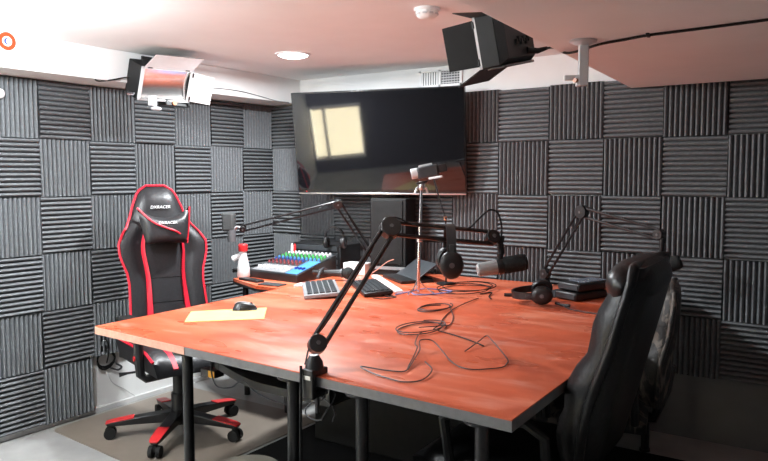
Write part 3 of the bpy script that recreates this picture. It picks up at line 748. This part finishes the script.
# things on the side desk
btl = thing('spray_bottle', (.435, -.735, DZ), 'white plastic bottle with a red cap and side spout left of the mixing console', 'bottle')
bx, by = .440, -.735
MB().lathe([(.034, 0), (.040, .01), (.040, .055), (.030, .105), (.022, .14), (.022, .165)], (bx, by, DZ)).build('body', M_WHITEPL, btl, world=True, smooth=60)
MB().lathe([(.027, .163), (.029, .17), (.029, .202), (.024, .207)], (bx, by, DZ)).build('cap', M_REDPL, btl, world=True)
MB().tube([(bx-.004, by+.0, DZ+.145), (bx-.035, by-.01, DZ+.128), (bx-.062, by-.02, DZ+.112)], [.020, .019, .022], 12).build('spout', M_WHITEPL, btl, world=True)
o = MB().tube(coil((.405, -.755, DZ+.03), .020, .030, 2.2, 0, .05, 16, .012), .006, 6).build('coiled_lead', M_RUBBER)
tag(o, 'small black coiled lead at the foot of the white bottle', 'cable')
o = MB().box((.585, -.815, DZ+.007), (.19, .055, .014), rotz(-.20)).build('flat_remote', M_BLACK, bevel=.004)
tag(o, 'flat black remote on the side desk in front of the mixing console', 'remote')
o = MB().box((.80, -.865, DZ+.004), (.15, .075, .008), rotz(.10)).build('grey_wallet', M_SLATE, bevel=.003)
tag(o, 'flat dark grey wallet between the remote and the big table', 'wallet')
rk = thing('equipment_rack', (.66, -.18, DZ), 'low black equipment box behind the mixing console', 'equipment')
MB().span((.46, -.30, DZ), (.86, -.08, DZ+.185)).build('case', M_BLACK, rk, world=True, bevel=.005)
for k in range(4): MB().span((.48, -.306, DZ+.018+k*.042), (.84, -.299, DZ+.050+k*.042)).build('front_unit', M_SLATE, rk, world=True, bevel=.002)
def tiny_bottle(x, y, m, label):
    t = thing('small_tube', (x, y, zb), label, 'tube', group='small tubes behind the mixer')
    MB().cyl((x, y, zb-.004), (x, y, zb+.045), .009, 12).build('body', m, t, world=True)
    MB().cyl((x, y, zb+.045), (x, y, zb+.056), .006, 10).build('cap', m, t, world=True)
tiny_bottle(.545, -.375, M_REDPL, 'small red tube standing at the back of the mixing console')
tiny_bottle(.522, -.375, M_WHITEPL, 'small white tube standing beside the red tube behind the mixing console')

def headphones(loc, R, label, scale=1., group='headphones'):
    """local: cups on the +-X sides, the band arches to +Z"""
    t = thing('headphones', loc, label, 'headphones', group=group)
    c = Vector(loc)
    Q = lambda x, y, z: c + R @ (V(x, y, z)*scale)
    ap = [Q(.078*math.cos(a)*(1 if abs(math.cos(a)) < .9 else 1), 0, .035+.095*math.sin(a)) for a in [PI*i/18 for i in range(19)]]
    bm_ = MB()
    N = len(ap)
    def bp(i, j, k):
        a = PI*i/18; rr = .080+k*.010
        return Q(rr*math.cos(a), (-.016+.032*j), .030+(.100+k*.010)*math.sin(a))
    bm_.slab(lambda i, j: bp(i, j, 0), lambda i, j: bp(i, j, 1), 19, 2)
    bm_.build('headband', M_BLACK, t, world=True, smooth=60)
    for s_ in (-1, 1):
        RX_ = R @ basis(V(0, 1, 0), V(0, 0, 1), V(s_, 0, 0))
        cup = MB().lathe([(.030, -.010*scale), (.041*scale, -.004*scale), (.043*scale, .006*scale), (.036*scale, .018*scale), (.018*scale, .022*scale)], Q(s_*.078, 0, 0), RX_ @ Matrix.Diagonal((1, 1.18, 1)), 22).build('ear_cup', M_BLACK, t, world=True, smooth=50)
        rg = [Q(s_*.066, .030*math.cos(2*PI*k/20), .036*math.sin(2*PI*k/20)) for k in range(20)]
        MB().tube(rg, .012*scale, 8, closed=True).build('ear_pad', M_LEATHER, cup, world=True)
        MB().lathe([(.010*scale, .020*scale), (.009*scale, .0245*scale)], Q(s_*.078, 0, 0), RX_, 12).build('cup_emblem', M_CHARC, cup, world=True)
        MB().box(Q(s_*.084, 0, .050), (.010*scale, .018*scale, .045*scale), R).build('slider', M_SLATE, t, world=True, bevel=.002)
    return t
headphones((.84, -.33, DZ+.205), rotz(.3) @ Matrix.Rotation(.12, 3, 'X'), 'black headphones resting on the equipment box behind the mixer', .75)

# ------------------------------------------------------------------ boom arms and microphones
def boom(label, clamp_c, piv, joint, end, edge_dir, fat=1., cable=True):
    t = thing('boom_arm', clamp_c, label, 'microphone arm', group='microphone boom arms')
    piv, joint, end, cc = Vector(piv), Vector(joint), Vector(end), Vector(clamp_c)
    e = Vector(edge_dir).normalized(); s_ = e.cross(V(0, 0, 1)); Rm = basis(s_, e, V(0, 0, 1))
    cl = MB(); cl.box(cc+e*.012+V(0, 0, -.024), (.045, .018, .092), Rm); cl.box(cc-e*.018+V(0, 0, .010), (.045, .065, .020), Rm); cl.box(cc-e*.018+V(0, 0, -.060), (.045, .065, .016), Rm)
    co_ = cl.build('clamp', M_BLACK, t, world=True, bevel=.004)
    MB().tube([cc-e*.025+V(0, 0, -.125), cc-e*.025+V(0, 0, -.040)], .006, 8).build('clamp_screw', M_BLKMETAL, co_, world=True)
    MB().box(cc+e*.0215+V(0, 0, -.004), (.028, .002, .012), Rm).build('clamp_badge', M_SILVER, co_, world=True)
    MB().tube([cc-e*.012+V(0, 0, .018), cc-e*.012+V(0, 0, .040), cc-e*.010+V(0, 0, .062)], [.030*fat, .026*fat, .014*fat], 16).build('swivel_base', M_BLACK, t, world=True)
    sidev = (joint-piv).cross(end-joint)
    sidev = sidev.normalized() if sidev.length > 1e-5 else s_
    def seg(a, b, off, r):
        d = (b-a).normalized(); n_ = sidev.cross(d).normalized()
        for k in (-1, 1):
            MB().cyl(a+n_*k*off, b+n_*k*off, r, 8).build('arm_bar', M_BLKMETAL, t, world=True)
    seg(piv, joint, .021*fat, .0078*fat); seg(joint, end, .024*fat, .0075*fat)
    for q, nm, rr in ((piv, 'lower_joint', .030), (joint, 'elbow_joint', .037), (end, 'end_joint', .026)):
        j_ = MB().cyl(q-sidev*.020*fat, q+sidev*.020*fat, rr*fat, 18).build(nm, M_BLACK, t, world=True, bevel=.003)
        MB().cyl(q-sidev*.0245*fat, q+sidev*.0245*fat, .007*fat, 10).build('pivot_bolt', M_CHARC, j_, world=True)
    if cable:
        cpts = [end+V(0, 0, .018*fat), end.lerp(joint, .3)+V(0, 0, .022*fat), end.lerp(joint, .75)+V(0, 0, .018*fat), joint+V(0, 0, .032*fat), joint.lerp(piv, .3)+s_*.016, joint.lerp(piv, .8)+s_*.016+V(0, 0, .0), piv+s_*.026, cc+s_*.028+V(0, 0, .03)]
        MB().tube(curve_pts(cpts, 6), .003, 6).build('arm_cable', M_RUBBER, t, world=True)
    return t
def dyn_mic(label, tail, nose, holder_top, grey=True, r=.026):
    tail, nose, ht = Vector(tail), Vector(nose), Vector(holder_top)
    t = thing('microphone', (tail+nose)/2-V(0, 0, r), label, 'microphone', group='broadcast microphones')
    d = nose-tail; L_ = d.length; Rm = zto(d)
    MB().lathe([(r*.70, 0), (r*.92, .006), (r*1.0, L_*.20), (r*1.0, L_*.52), (r*.9, L_*.53)], tail, Rm, 22).build('body', M_GREYPL if grey else M_BLACK, t, world=True)
    MB().lathe([(r*1.05, L_*.50), (r*1.2, L_*.55), (r*1.2, L_*.93), (r*1.08, L_*.985), (r*.7, L_)], tail, Rm, 22).build('foam_windscreen', M_FOAMMIC, t, world=True, smooth=60)
    MB().lathe([(r*1.12, L_*.40), (r*1.16, L_*.42), (r*1.16, L_*.50), (r*1.1, L_*.52)], tail, Rm, 22).build('yoke_ring', M_BLACK, t, world=True)
    mid = tail+d*.46
    yk = MB(); yk.tube([mid+V(0, 0, r), mid+V(0, 0, r+.02), (mid+ht)/2+V(.006, 0, 0), ht], [.011, .013, .012, .011], 10)
    yk.cyl(ht-V(0, 0, .012), ht+V(0, 0, .012), .016, 14); yk.build('yoke', M_BLACK, t, world=True)
    return t
# nearest arm, clamped to the front edge
boom('black boom arm clamped to the front edge of the table, nearest the viewer', (2.222, -2.216, .75), (2.180, -2.138, .825), (2.223, -1.784, 1.175), (2.478, -1.494, 1.131), (-.05, -1, 0))
dyn_mic('grey and black microphone hanging from the nearest boom arm', (2.428, -1.514, 1.010), (2.580, -1.408, 1.042), (2.494, -1.459, 1.125))
o = MB().tube(curve_pts([(2.395, -1.580, 1.165), (2.42, -1.56, 1.170), (2.44, -1.53, 1.20), (2.466, -1.495, 1.232), (2.488, -1.47, 1.222), (2.500, -1.46, 1.17), (2.498, -1.462, 1.10), (2.496, -1.462, 1.06)], 8), .0035, 8).build('microphone_cable', M_RUBBER)
tag(o, 'black cable looping up from the nearest boom arm into its grey microphone', 'cable')
ax = V(.56, -.83, 0)
headphones((2.362, -1.604, 1.045), basis(ax, V(0, 0, 1).cross(ax), V(0, 0, 1)), 'black headphones hanging over the nearest boom arm', 1.0)
# cable dropping from the front clamp
hc = curve_pts([(2.196, -2.236, .78), (2.204, -2.246, .72), (2.206, -2.252, .55), (2.204, -2.25, .30), (2.21, -2.25, .05), (2.22, -2.22, .008), (2.3, -2.1, .006)], 8)
tag(MB().tube(hc, .0045, 7).build('hanging_cable', M_RUBBER), 'black cable hanging to the floor from the clamp of the nearest boom arm', 'cable')
tag(MB().tube([(2.215+.05*math.cos(a)+.01*math.sin(3*a), -2.17+.02*math.sin(a), .60+.045*math.sin(a)+.004*i) for i, a in enumerate([.42*k for k in range(36)])][:30], .0025, 6).build('wire_bundle', M_CABLEGREY), 'bundle of thin wire loops under the table by the front clamp', 'wire')
# left arm
boom('thin silver-grey boom arm reaching over the mixing console', (1.01, -.085, .75), (1.0, -.115, .82), (.921, -.40, 1.186), (.425, -.72, 1.035), (0, 1, 0), .8, cable=True)
lm = thing('microphone', (.36, -.76, .98), 'grey microphone with square foam on the arm over the mixing console', 'microphone', group='broadcast microphones')
fx = MB(); fx.box((.352, -.765, 1.075), (.075, .075, .115), rotz(.5)); fx.build('foam_windscreen', M_GREYFOAM, lm, world=True, bevel=.014)
MB().tube([(.372, -.765, 1.03), (.374, -.765, .955)], [.027, .024], 14).build('body', M_CHARC, lm, world=True)
MB().tube([(.425, -.72, 1.035), (.40, -.745, 1.045), (.378, -.765, 1.02)], .011, 8).build('swivel_mount', M_SILVER, lm, world=True)
# right arm
boom('black boom arm clamped to the back edge of the table at right', (2.135, -.075, .75), (2.145, -.105, .815), (2.377, -.20, 1.168), (2.797, -.33, 1.078), (0, 1, 0), .95)
dyn_mic('black foam microphone half hidden behind the nearest leather chair', (2.70, -.33, .862), (2.895, -.31, .955), (2.812, -.33, 1.05), grey=False, r=.028)

# ------------------------------------------------------------------ camcorder on its stand
ls = thing('light_stand', (1.713, -.756, TZ), 'tall chrome pole stand in the middle of the table', 'stand')
MB().cyl((1.713, -.756, TZ+.004), (1.722, -.756, 1.05), .0095, 12).build('lower_tube', M_CHROME, ls, world=True)
MB().cyl((1.722, -.756, 1.03), (1.733, -.756, 1.318), .0075, 12).build('upper_tube', M_CHROME, ls, world=True)
MB().lathe([(.012, 0), (.016, .004), (.016, .03), (.011, .036)], (1.722, -.756, 1.02)).build('collar', M_SILVER, ls, world=True)
for k in range(3):
    a = .4+2*PI*k/3
    MB().tube([(1.713, -.756, TZ+.075), (1.713+.04*math.cos(a), -.756+.04*math.sin(a), TZ+.03), (1.713+.085*math.cos(a), -.756+.085*math.sin(a), TZ+.006)], .0042, 8).build('foot', M_CHROME, ls, world=True)
hd = MB(); hd.lathe([(.014, 0), (.018, .01), (.018, .03), (.012, .045)], (1.733, -.756, 1.285)); hd.tube([(1.733, -.756, 1.305), (1.713, -.77, 1.295), (1.708, -.775, 1.272)], .006, 8); hd.tube([(1.733, -.756, 1.305), (1.752, -.742, 1.295), (1.760, -.738, 1.270)], .006, 8)
hd.build('tripod_head', M_SILVER, ls, world=True)
cmc = thing('camcorder', (1.745, -.756, 1.328), 'small dark camcorder on top of the chrome pole in front of the television', 'camcorder')
dv = V(-.83, -.54, -.20).normalized(); sv = dv.cross(V(0, 0, 1)).normalized(); uv_ = sv.cross(dv)
RC = basis(dv, sv, uv_); cc_ = V(1.768, -.756, 1.378)
K = lambda x, y, z: cc_+RC @ V(x, y, z)
MB().box(K(0, 0, 0), (.105, .055, .060), RC).build('body', M_SLATE, cmc, world=True, bevel=.008)
MB().lathe([(.026, 0), (.027, .03), (.024, .034)], K(.05, .002, .004), zto(dv), 18).build('lens_barrel', M_LGREY, cmc, world=True)
MB().lathe([(.020, .033), (.018, .0355)], K(.05, .002, .004), zto(dv), 16).build('lens', M_DKGLASS, cmc, world=True)
MB().box(K(-.075, 0, .004), (.05, .038, .040), RC).build('battery', M_BLACK, cmc, world=True, bevel=.004)
MB().box(K(.005, .033, .002), (.085, .010, .052), RC).build('flip_screen', M_GREYPL, cmc, world=True, bevel=.002)
MB().box(K(.005, 0, .034), (.07, .016, .010), RC).build('top_shoe', M_LGREY, cmc, world=True, bevel=.002)
tag(MB().box((1.735, -.756, 1.324), (.06, .045, .010), RC).build('quick_release_plate', M_BLACK, bevel=.002), 'black plate between the camcorder and the chrome pole', 'mount')
s2 = thing('clamp_stand', (1.668, -.378, TZ), 'thin black stand with slanting rod behind the hanging headphones', 'stand')
MB().tube([(1.668, -.378, TZ+.006), (1.69, -.42, 1.0), (1.70, -.445, 1.135)], .005, 8).build('upright', M_BLKMETAL, s2, world=True)
MB().tube([(1.705, -.45, 1.12), (1.66, -.45, 1.24), (1.627, -.45, 1.345)], .0045, 8).build('slanting_rod', M_BLKMETAL, s2, world=True)
MB().box((1.64, -.45, 1.348), (.085, .012, .012), Matrix.Rotation(-.15, 3, 'Y')).build('cross_bar', M_GREYPL, s2, world=True, bevel=.002)
MB().box((1.70, -.447, 1.125), (.014, .012, .022)).build('clamp', M_COPPER, s2, world=True, bevel=.003)
MB().lathe([(.055, 0), (.055, .006), (.012, .012)], (1.668, -.378, TZ)).build('foot_plate', M_BLACK, s2, world=True)

# ------------------------------------------------------------------ equipment on the table, back part
spk = thing('loudspeaker', (1.185, -.185, TZ), 'tall black speaker box standing on the table below the television', 'speaker')
RS = rotz(.20)
SPc = V(1.185, -.185, 0)
MB().box(SPc+V(0, 0, TZ+.235), (.235, .17, .47), RS).build('cabinet', M_RUBBER, spk, world=True, bevel=.006)
MB().box(SPc+RS @ V(-.006, -.088, 0)+V(0, 0, TZ+.265), (.205, .008, .39), RS).build('front_grille', M_RUBBER, spk, world=True, bevel=.003)
MB().box(SPc+RS @ V(0, -.088, 0)+V(0, 0, TZ+.045), (.225, .008, .018), RS).build('base_strip', M_MIDGREY, spk, world=True)
wb = thing('white_box', (.985, -.30, TZ), 'small plain white box behind the handheld microphone', 'box')
MB().box((1.0, -.31, TZ+.033), (.15, .09, .066), rotz(.15)).build('carton', M_PAPER, wb, world=True, bevel=.003)
MB().box((1.0, -.31, TZ+.067), (.152, .092, .004), rotz(.15)).build('lid', M_WHITEPL, wb, world=True)
def keyboard(name, c, ang, L_, Wd, label, cm, km, rows, cols):
    t = thing(name, (c[0], c[1], TZ), label, 'keyboard', group='computer keyboards')
    Rk = rotz(ang) @ Matrix.Rotation(.07, 3, 'X')
    c = V(c[0], c[1], TZ+.017)
    MB().box(c, (L_, Wd, .020), Rk).build('case', cm, t, world=True, bevel=.005)
    km_ = MB()
    for r in range(rows):
        for k in range(cols):
            x = -L_/2+.018+(L_-.036)*(k+.5)/cols; y = -Wd/2+.016+(Wd-.032)*(r+.5)/rows
            km_.box(c+Rk @ V(x, y, .0125), ((L_-.036)/cols*.80, (Wd-.032)/rows*.80, .008), Rk)
    km_.build('keys', km, t, world=True, smooth=0)
    fm = MB()
    for s_ in (-1, 1): fm.box(c+Rk @ V(s_*L_*.4, Wd*.42, -.018), (.03, .012, .02), Rk)
    fm.build('rear_feet', cm, t, world=True)
    return t
kv = V(1.395-1.085, -1.145+.80, 0); ka = math.atan2(kv.y, kv.x)
keyboard('keyboard', (1.255, -.985), ka, .44, .185, 'pale grey keyboard with dark keys beside the mixing console', M_MIDGREY, M_SLATE, 5, 14)
keyboard('keyboard', (1.445, -.80), ka+.08, .42, .15, 'black keyboard behind the nearest boom arm', M_BLACK, M_SLATE, 5, 14)
tag(MB().box((1.415, -.605, TZ+.010), (.60, .042, .020), rotz(math.atan2(-.42, .45))).build('white_strip', M_WHITEPL, bevel=.006), 'long white plastic strip lying beside the black keyboard', 'strip')
tag(MB().add([(1.0, -.86, TZ), (1.03, -.94, TZ), (1.12, -.83, TZ), (1.07, -.74, TZ), (1.0, -.86, TZ+.012), (1.03, -.94, TZ+.012), (1.12, -.83, TZ+.012), (1.07, -.74, TZ+.012)], [(3, 2, 1, 0), (4, 5, 6, 7), (0, 1, 5, 4), (1, 2, 6, 5), (2, 3, 7, 6), (3, 0, 4, 7)]).build('note_pad', M_PAPER, bevel=.002), 'white note pad under the left corner of the pale keyboard', 'note pad')
hm = thing('handheld_microphone', (1.10, -.60, TZ), 'black handheld microphone with ball head lying behind the pale keyboard', 'microphone')
MB().tube([(.93, -.655, TZ+.045), (1.02, -.63, TZ+.045), (1.10, -.60, TZ+.045)], [.013, .018, .024], 14).build('handle', M_BLACK, hm, world=True)
MB().ball((1.137, -.588, TZ+.045), (.036, .036, .036), n=18, m=12).build('grille_head', M_FOAMMIC, hm, world=True)
MB().tube([(1.098, -.601, TZ+.045), (1.108, -.598, TZ+.045)], .028, 16).build('grille_ring', M_SLATE, hm, world=True)
tag(MB().tube(curve_pts([(1.04, -.75, TZ+.028), (1.0, -.66, TZ+.065), (.965, -.58, TZ+.055), (.95, -.50, TZ+.01), (.985, -.45, TZ+.006)], 6), .008, 8).build('keyboard_cable', M_CABLEGREY), 'thick grey cable loop above the pale keyboard', 'cable')
lp_ = thing('laptop', (1.40, -.30, TZ), 'black laptop left ajar beside the chrome pole', 'laptop')
Rl = rotz(-.62)
MB().box(V(1.40, -.36, TZ+.010), (.30, .20, .018), Rl).build('base', M_BLACK, lp_, world=True, bevel=.003)
MB().box(V(1.40, -.36, TZ)+Rl @ V(0, .055, .058), (.30, .165, .008), Rl @ Matrix.Rotation(.58, 3, 'X')).build('lid', M_SLATE, lp_, world=True, bevel=.003)
MB().tube([V(1.40, -.36, TZ+.018)+Rl @ V(s_*.13, .095, 0) for s_ in (-1, 1)], .006, 8).build('hinge', M_BLKMETAL, lp_, world=True)

# mouse on its pad
tag(quadprism([V(1.118, -1.735, 0), V(1.275, -1.905, 0), V(1.505, -1.672, 0), V(1.335, -1.475, 0)], TZ, TZ+.0025).build('mouse_pad', mat('cream_mouse_pad', lin(214, 188, 122), .7, var=.10, scale=14)), 'cream mouse pad on the left corner of the table', 'mouse pad')
ms = thing('computer_mouse', (1.285, -1.565, TZ), 'silver and black computer mouse on the cream mouse pad', 'mouse')
Rm_ = rotz(.65)
def mo(i, j, top):
    a, b = -1+2*i/12, -1+2*j/8
    e = max(0, 1-abs(a)**2.6-abs(b)**2.6*.9)**.5
    return V(1.285, -1.565, TZ+.003)+Rm_ @ V(a*.056*(1-.10*b*b), b*.033*(1-.15*max(0, a)), .034*e*(1-.25*a) if top else 0)
MB().slab(lambda i, j: mo(i, j, True), lambda i, j: mo(i, j, False), 13, 9).build('body', M_BLACK, ms, world=True, smooth=80)
MB().slab(lambda i, j: mo(i+1, j+3, True)+V(0, 0, .0012), lambda i, j: mo(i+1, j+3, True)-V(0, 0, .001), 11, 5).build('top_shell', M_GREYPL, ms, world=True, smooth=80)
MB().cyl(mo(9, 4, True)+Rm_ @ V(0, -.004, -.002), mo(9, 4, True)+Rm_ @ V(0, .004, -.002), .007, 12).build('scroll_wheel', M_SLATE, ms, world=True)

# headphones lying on the table
hx = V(-.36, .92, .06).normalized(); hz = V(-.83, -.56, -.10); hz = (hz-hx*hz.dot(hx)).normalized()
headphones((2.345, -.66, TZ+.056), basis(hx, hz.cross(hx), hz), 'black headphones lying on the table in front of the recorder boxes', 1.02)
# recorder boxes and their mat
tag(quadprism([V(2.19, -.36, 0), V(2.32, -.50, 0), V(2.46, -.30, 0), V(2.31, -.14, 0)], TZ, TZ+.004).build('cloth_pouch', M_SLATE), 'flat dark pouch lying left of the recorder boxes', 'pouch')
Rb = rotz(1.18)
for i, (z0, h_, c, lb) in enumerate(((TZ, .044, (2.452, -.405), 'lower black recorder box of the stack of two at the table edge'), (TZ+.044, .044, (2.462, -.395), 'upper black recorder box with grey top, stacked on the other'))):
    t = thing('recorder_box', (c[0], c[1], z0), lb, 'equipment', group='stacked recorder boxes')
    MB().box((c[0], c[1], z0+h_/2), (.235, .14, h_-.004), Rb).build('case', M_BLACK, t, world=True, bevel=.010)
    MB().box(V(c[0], c[1], z0+h_/2)+Rb @ V(-.118, 0, 0), (.004, .115, h_*.55), Rb).build('front_panel', M_SLATE, t, world=True)
    MB().box(V(c[0], c[1], z0+h_/2)+Rb @ V(0, .0705, -.004), (.19, .004, .008), Rb).build('side_trim', M_GREYPL, t, world=True)
    if i: MB().box(V(c[0], c[1], z0+h_-.001)+Rb @ V(.03, 0, 0), (.17, .10, .003), Rb).build('top_plate', mat('blue_grey_plate', (.16, .18, .22), .25, var=.2), t, world=True)
pg = thing('cable_plug', (2.14, -.57, TZ), 'small black plug lying on the table behind the headphones', 'plug')
MB().tube([(2.115, -.58, TZ+.009), (2.165, -.56, TZ+.009)], [.008, .009], 10).build('plug_body', M_BLACK, pg, world=True)
MB().tube(curve_pts([(2.165, -.56, TZ+.008), (2.22, -.53, TZ+.005), (2.26, -.54, TZ+.005), (2.30, -.58, TZ+.006)], 6), .003, 6).build('lead', M_RUBBER, pg, world=True)
tag(MB().tube(curve_pts([(2.43, -.70, TZ+.02), (2.47, -.72, TZ+.012), (2.52, -.76, TZ+.006), (2.60, -.78, TZ+.004), (2.70, -.80, TZ+.004), (2.80, -.86, TZ+.004)], 6), .003, 6).build('headphone_cable', M_CABLEGREY), 'grey cord running from the lying headphones towards the leather chair', 'cable')
tag(MB().tube(curve_pts([(2.425, -.69, TZ+.014), (2.46, -.70, TZ+.010), (2.50, -.71, TZ+.012)], 6), .007, 8).build('jack_plug', M_BLACK), 'black jack plug beside the lying headphones', 'plug')

# ------------------------------------------------------------------ cables on the tabletop
zc = TZ+.004
def cable(name, pts, r, m, label, k=6, group=None):
    return tag(MB().tube(curve_pts(pts, k) if k else pts, r, 6).build(name, m), label, 'cable', group)
tag(MB().tube(coil((2.165, -1.475, zc), .078, .125, 2.3, 0, .10, 24, .004, .4), .0022, 6).build('cable_coil', M_CABLEGREY), 'grey cable coil in the middle of the table', 'cable')
tag(MB().tube(coil((2.00, -1.07, zc), .060, .10, 1.9, 0, .16, 20, .004, 2.), .0026, 6).build('cable_coil', M_CABLEGREY), 'smaller grey cable coil between the pole and the middle coil', 'cable')
tag(MB().tube(coil((1.86, -.50, zc), .13, .17, 3.2, 0, .14, 22, .006, 1.), .0024, 6).build('cable_coil', M_RUBBER), 'large black cable coil on the table under the hanging headphones', 'cable')
cable('table_cable', [(2.04, -.72, zc), (2.06, -.90, zc+.004), (2.08, -1.06, zc), (2.14, -1.25, zc), (2.20, -1.38, zc+.006), (2.22, -1.47, zc+.004)], .0022, M_RUBBER, 'black cable from the hanging headphones to the middle coil')
cable('table_cable', [(2.02, -.98, zc), (2.07, -1.06, zc+.003), (2.16, -1.20, zc), (2.225, -1.35, zc), (2.215, -1.43, zc+.008), (2.17, -1.50, zc+.010)], .0020, M_CABLEGREY, 'grey cable between the two smaller coils')
cable('bent_wire', [(2.20, -1.52, zc), (2.24, -1.62, zc+.01), (2.30, -1.74, zc+.01), (2.345, -1.80, zc+.012), (2.42, -1.97, zc+.004), (2.441, -2.035, zc), (2.38, -2.06, zc+.001), (2.31, -2.081, zc+.006), (2.36, -2.105, zc+.002), (2.44, -2.125, zc), (2.504, -2.130, zc), (2.535, -2.08, zc), (2.515, -1.99, zc+.006), (2.46, -1.94, zc+.012)], .0021, M_CABLEGREY, 'stiff grey cable bent into a square loop at the front of the table')
cable('bent_wire', [(2.44, -2.01, zc), (2.42, -1.95, zc+.008), (2.38, -1.84, zc+.02), (2.345, -1.78, zc+.035), (2.37, -1.74, zc+.03), (2.44, -1.79, zc+.012), (2.50, -1.85, zc+.004), (2.555, -1.89, zc), (2.606, -1.898, zc), (2.65, -1.86, zc), (2.674, -1.820, zc), (2.668, -1.775, zc), (2.659, -1.746, zc+.004), (2.60, -1.67, zc+.010), (2.52, -1.58, zc+.022), (2.476, -1.53, zc+.02), (2.478, -1.60, zc+.012), (2.481, -1.706, zc)], .0021, M_CABLEGREY, 'zigzag grey cable at the front of the table, right of the square loop')
cable('table_cable', [(2.24, -1.47, zc), (2.32, -1.50, zc), (2.42, -1.56, zc+.004), (2.50, -1.60, zc)], .0026, M_RUBBER, 'short black cable between the middle coil and the zigzag cable')
cable('table_cable', [(1.64, -.86, zc), (1.69, -.80, zc+.01), (1.74, -.82, zc+.004), (1.79, -.74, zc), (1.86, -.66, zc+.008), (1.78, -.60, zc), (1.70, -.66, zc+.01), (1.65, -.72, zc)], .0036, M_CABLEBLUE, 'pale blue cable tangled round the foot of the chrome pole')
cable('table_cable', [(1.56, -.86, zc), (1.62, -.92, zc), (1.70, -.94, zc+.006), (1.66, -.99, zc), (1.60, -1.0, zc)], .0026, M_RUBBER, 'thin black cable curling beside the black keyboard')
cable('table_cable', [(1.99, -.60, zc), (2.03, -.55, zc+.004), (2.06, -.64, zc), (2.10, -.70, zc)], .0036, M_RUBBER, 'short black cable beside the large black coil')
cable('table_cable', [(1.17, -.40, zc+.02), (1.20, -.36, zc+.05), (1.23, -.32, zc+.085), (1.26, -.29, zc+.10)], .003, mat('pink_cable', lin(210, 140, 120), .5), 'short pinkish cable rising beside the black speaker box')

# ------------------------------------------------------------------ outlet and coil on the left wall
ol = thing('wall_outlet', (-.022, -1.43, .345), 'white wall outlet with two black plugs in the left wall', 'outlet')
MB().span((-.022, -1.47, .345), (-.015, -1.39, .46)).build('face_plate', M_WHITEPL, ol, world=True, bevel=.003)
for zz in (.432, .372):
    t = thing('power_plug', (-.015, -1.43, zz-.018), '%s black plug in the white outlet on the left wall' % ('upper' if zz > .4 else 'lower'), 'plug', group='plugs in the outlet')
    MB().box((.002, -1.43, zz), (.034, .045, .034)).build('plug_body', M_RUBBER, t, world=True, bevel=.006)
    MB().tube(curve_pts([(.018, -1.43, zz), (.030, -1.425, zz-.01), (.030, -1.415, zz-.04), (.006, -1.41, zz-.09)], 5), .004, 6).build('lead', M_RUBBER, t, world=True)
tag(MB().tube([(-.008+.004*math.sin(i*.9), -1.405+.058*math.cos(i*.42), .285+.052*math.sin(i*.42)+.0006*i) for i in range(46)], .0045, 6).build('hanging_coil', M_RUBBER), 'coiled black cord hanging under the wall outlet', 'cable')
tag(MB().tube(curve_pts([(-.006, -1.38, .245), (-.006, -1.33, .22), (.002, -1.31, .235), (-.006, -1.34, .26)], 6), .006, 6).build('cord_end', M_CABLEGREY), 'grey cord end hanging right of the black coiled cord', 'cable')
o = MB().tube(curve_pts([(-.017, -1.40, .24), (-.017, -1.36, .15), (-.015, -1.28, .09), (-.003, -1.22, .035)], 6), .003, 6).build('white_wire', M_CABLEPALE)
tag(o, 'thin pale wire running down the white wall below the outlet', 'wire')

# ------------------------------------------------------------------ near floor
stl = thing('round_stool', (2.045, -2.32, 0), 'round beige stool at the bottom edge, in front of the table', 'stool')
MB().lathe([(.02, .40), (.100, .40), (.112, .415), (.112, .435), (.100, .447), (.02, .450)], (2.03, -2.305, 0), None, 32).build('seat', M_BEIGE, stl, world=True)
for k in range(4):
    a = .5+PI/2*k
    MB().tube([(2.03+.08*math.cos(a), -2.305+.08*math.sin(a), .40), (2.03+.12*math.cos(a), -2.305+.12*math.sin(a), 0)], .011, 10).build('leg', M_BLKMETAL, stl, world=True)
eb = thing('shade_case', (1.75, -.9, 0), 'large dark case added on the floor to deepen the shade under the table', 'case')
MB().span((1.30, -1.10, .006), (2.25, -.55, .40)).build('case', M_RUBBER, eb, world=True, bevel=.01)  # dark box put here to deepen the shade below the tabletop
MB().span((1.60, -1.112, .28), (1.95, -1.10, .31)).build('handle', M_BLKMETAL, eb, world=True, bevel=.004)

# ------------------------------------------------------------------ world and view
w = bpy.data.worlds.new('world'); S.world = w; w.use_nodes = True
w.node_tree.nodes['Background'].inputs[0].default_value = (.5, .55, .6, 1); w.node_tree.nodes['Background'].inputs[1].default_value = .3
vs_ = S.view_settings
vs_.view_transform = 'Standard'; vs_.look = 'None'; vs_.exposure = .60; vs_.gamma = 1.; vs_.use_curve_mapping = False
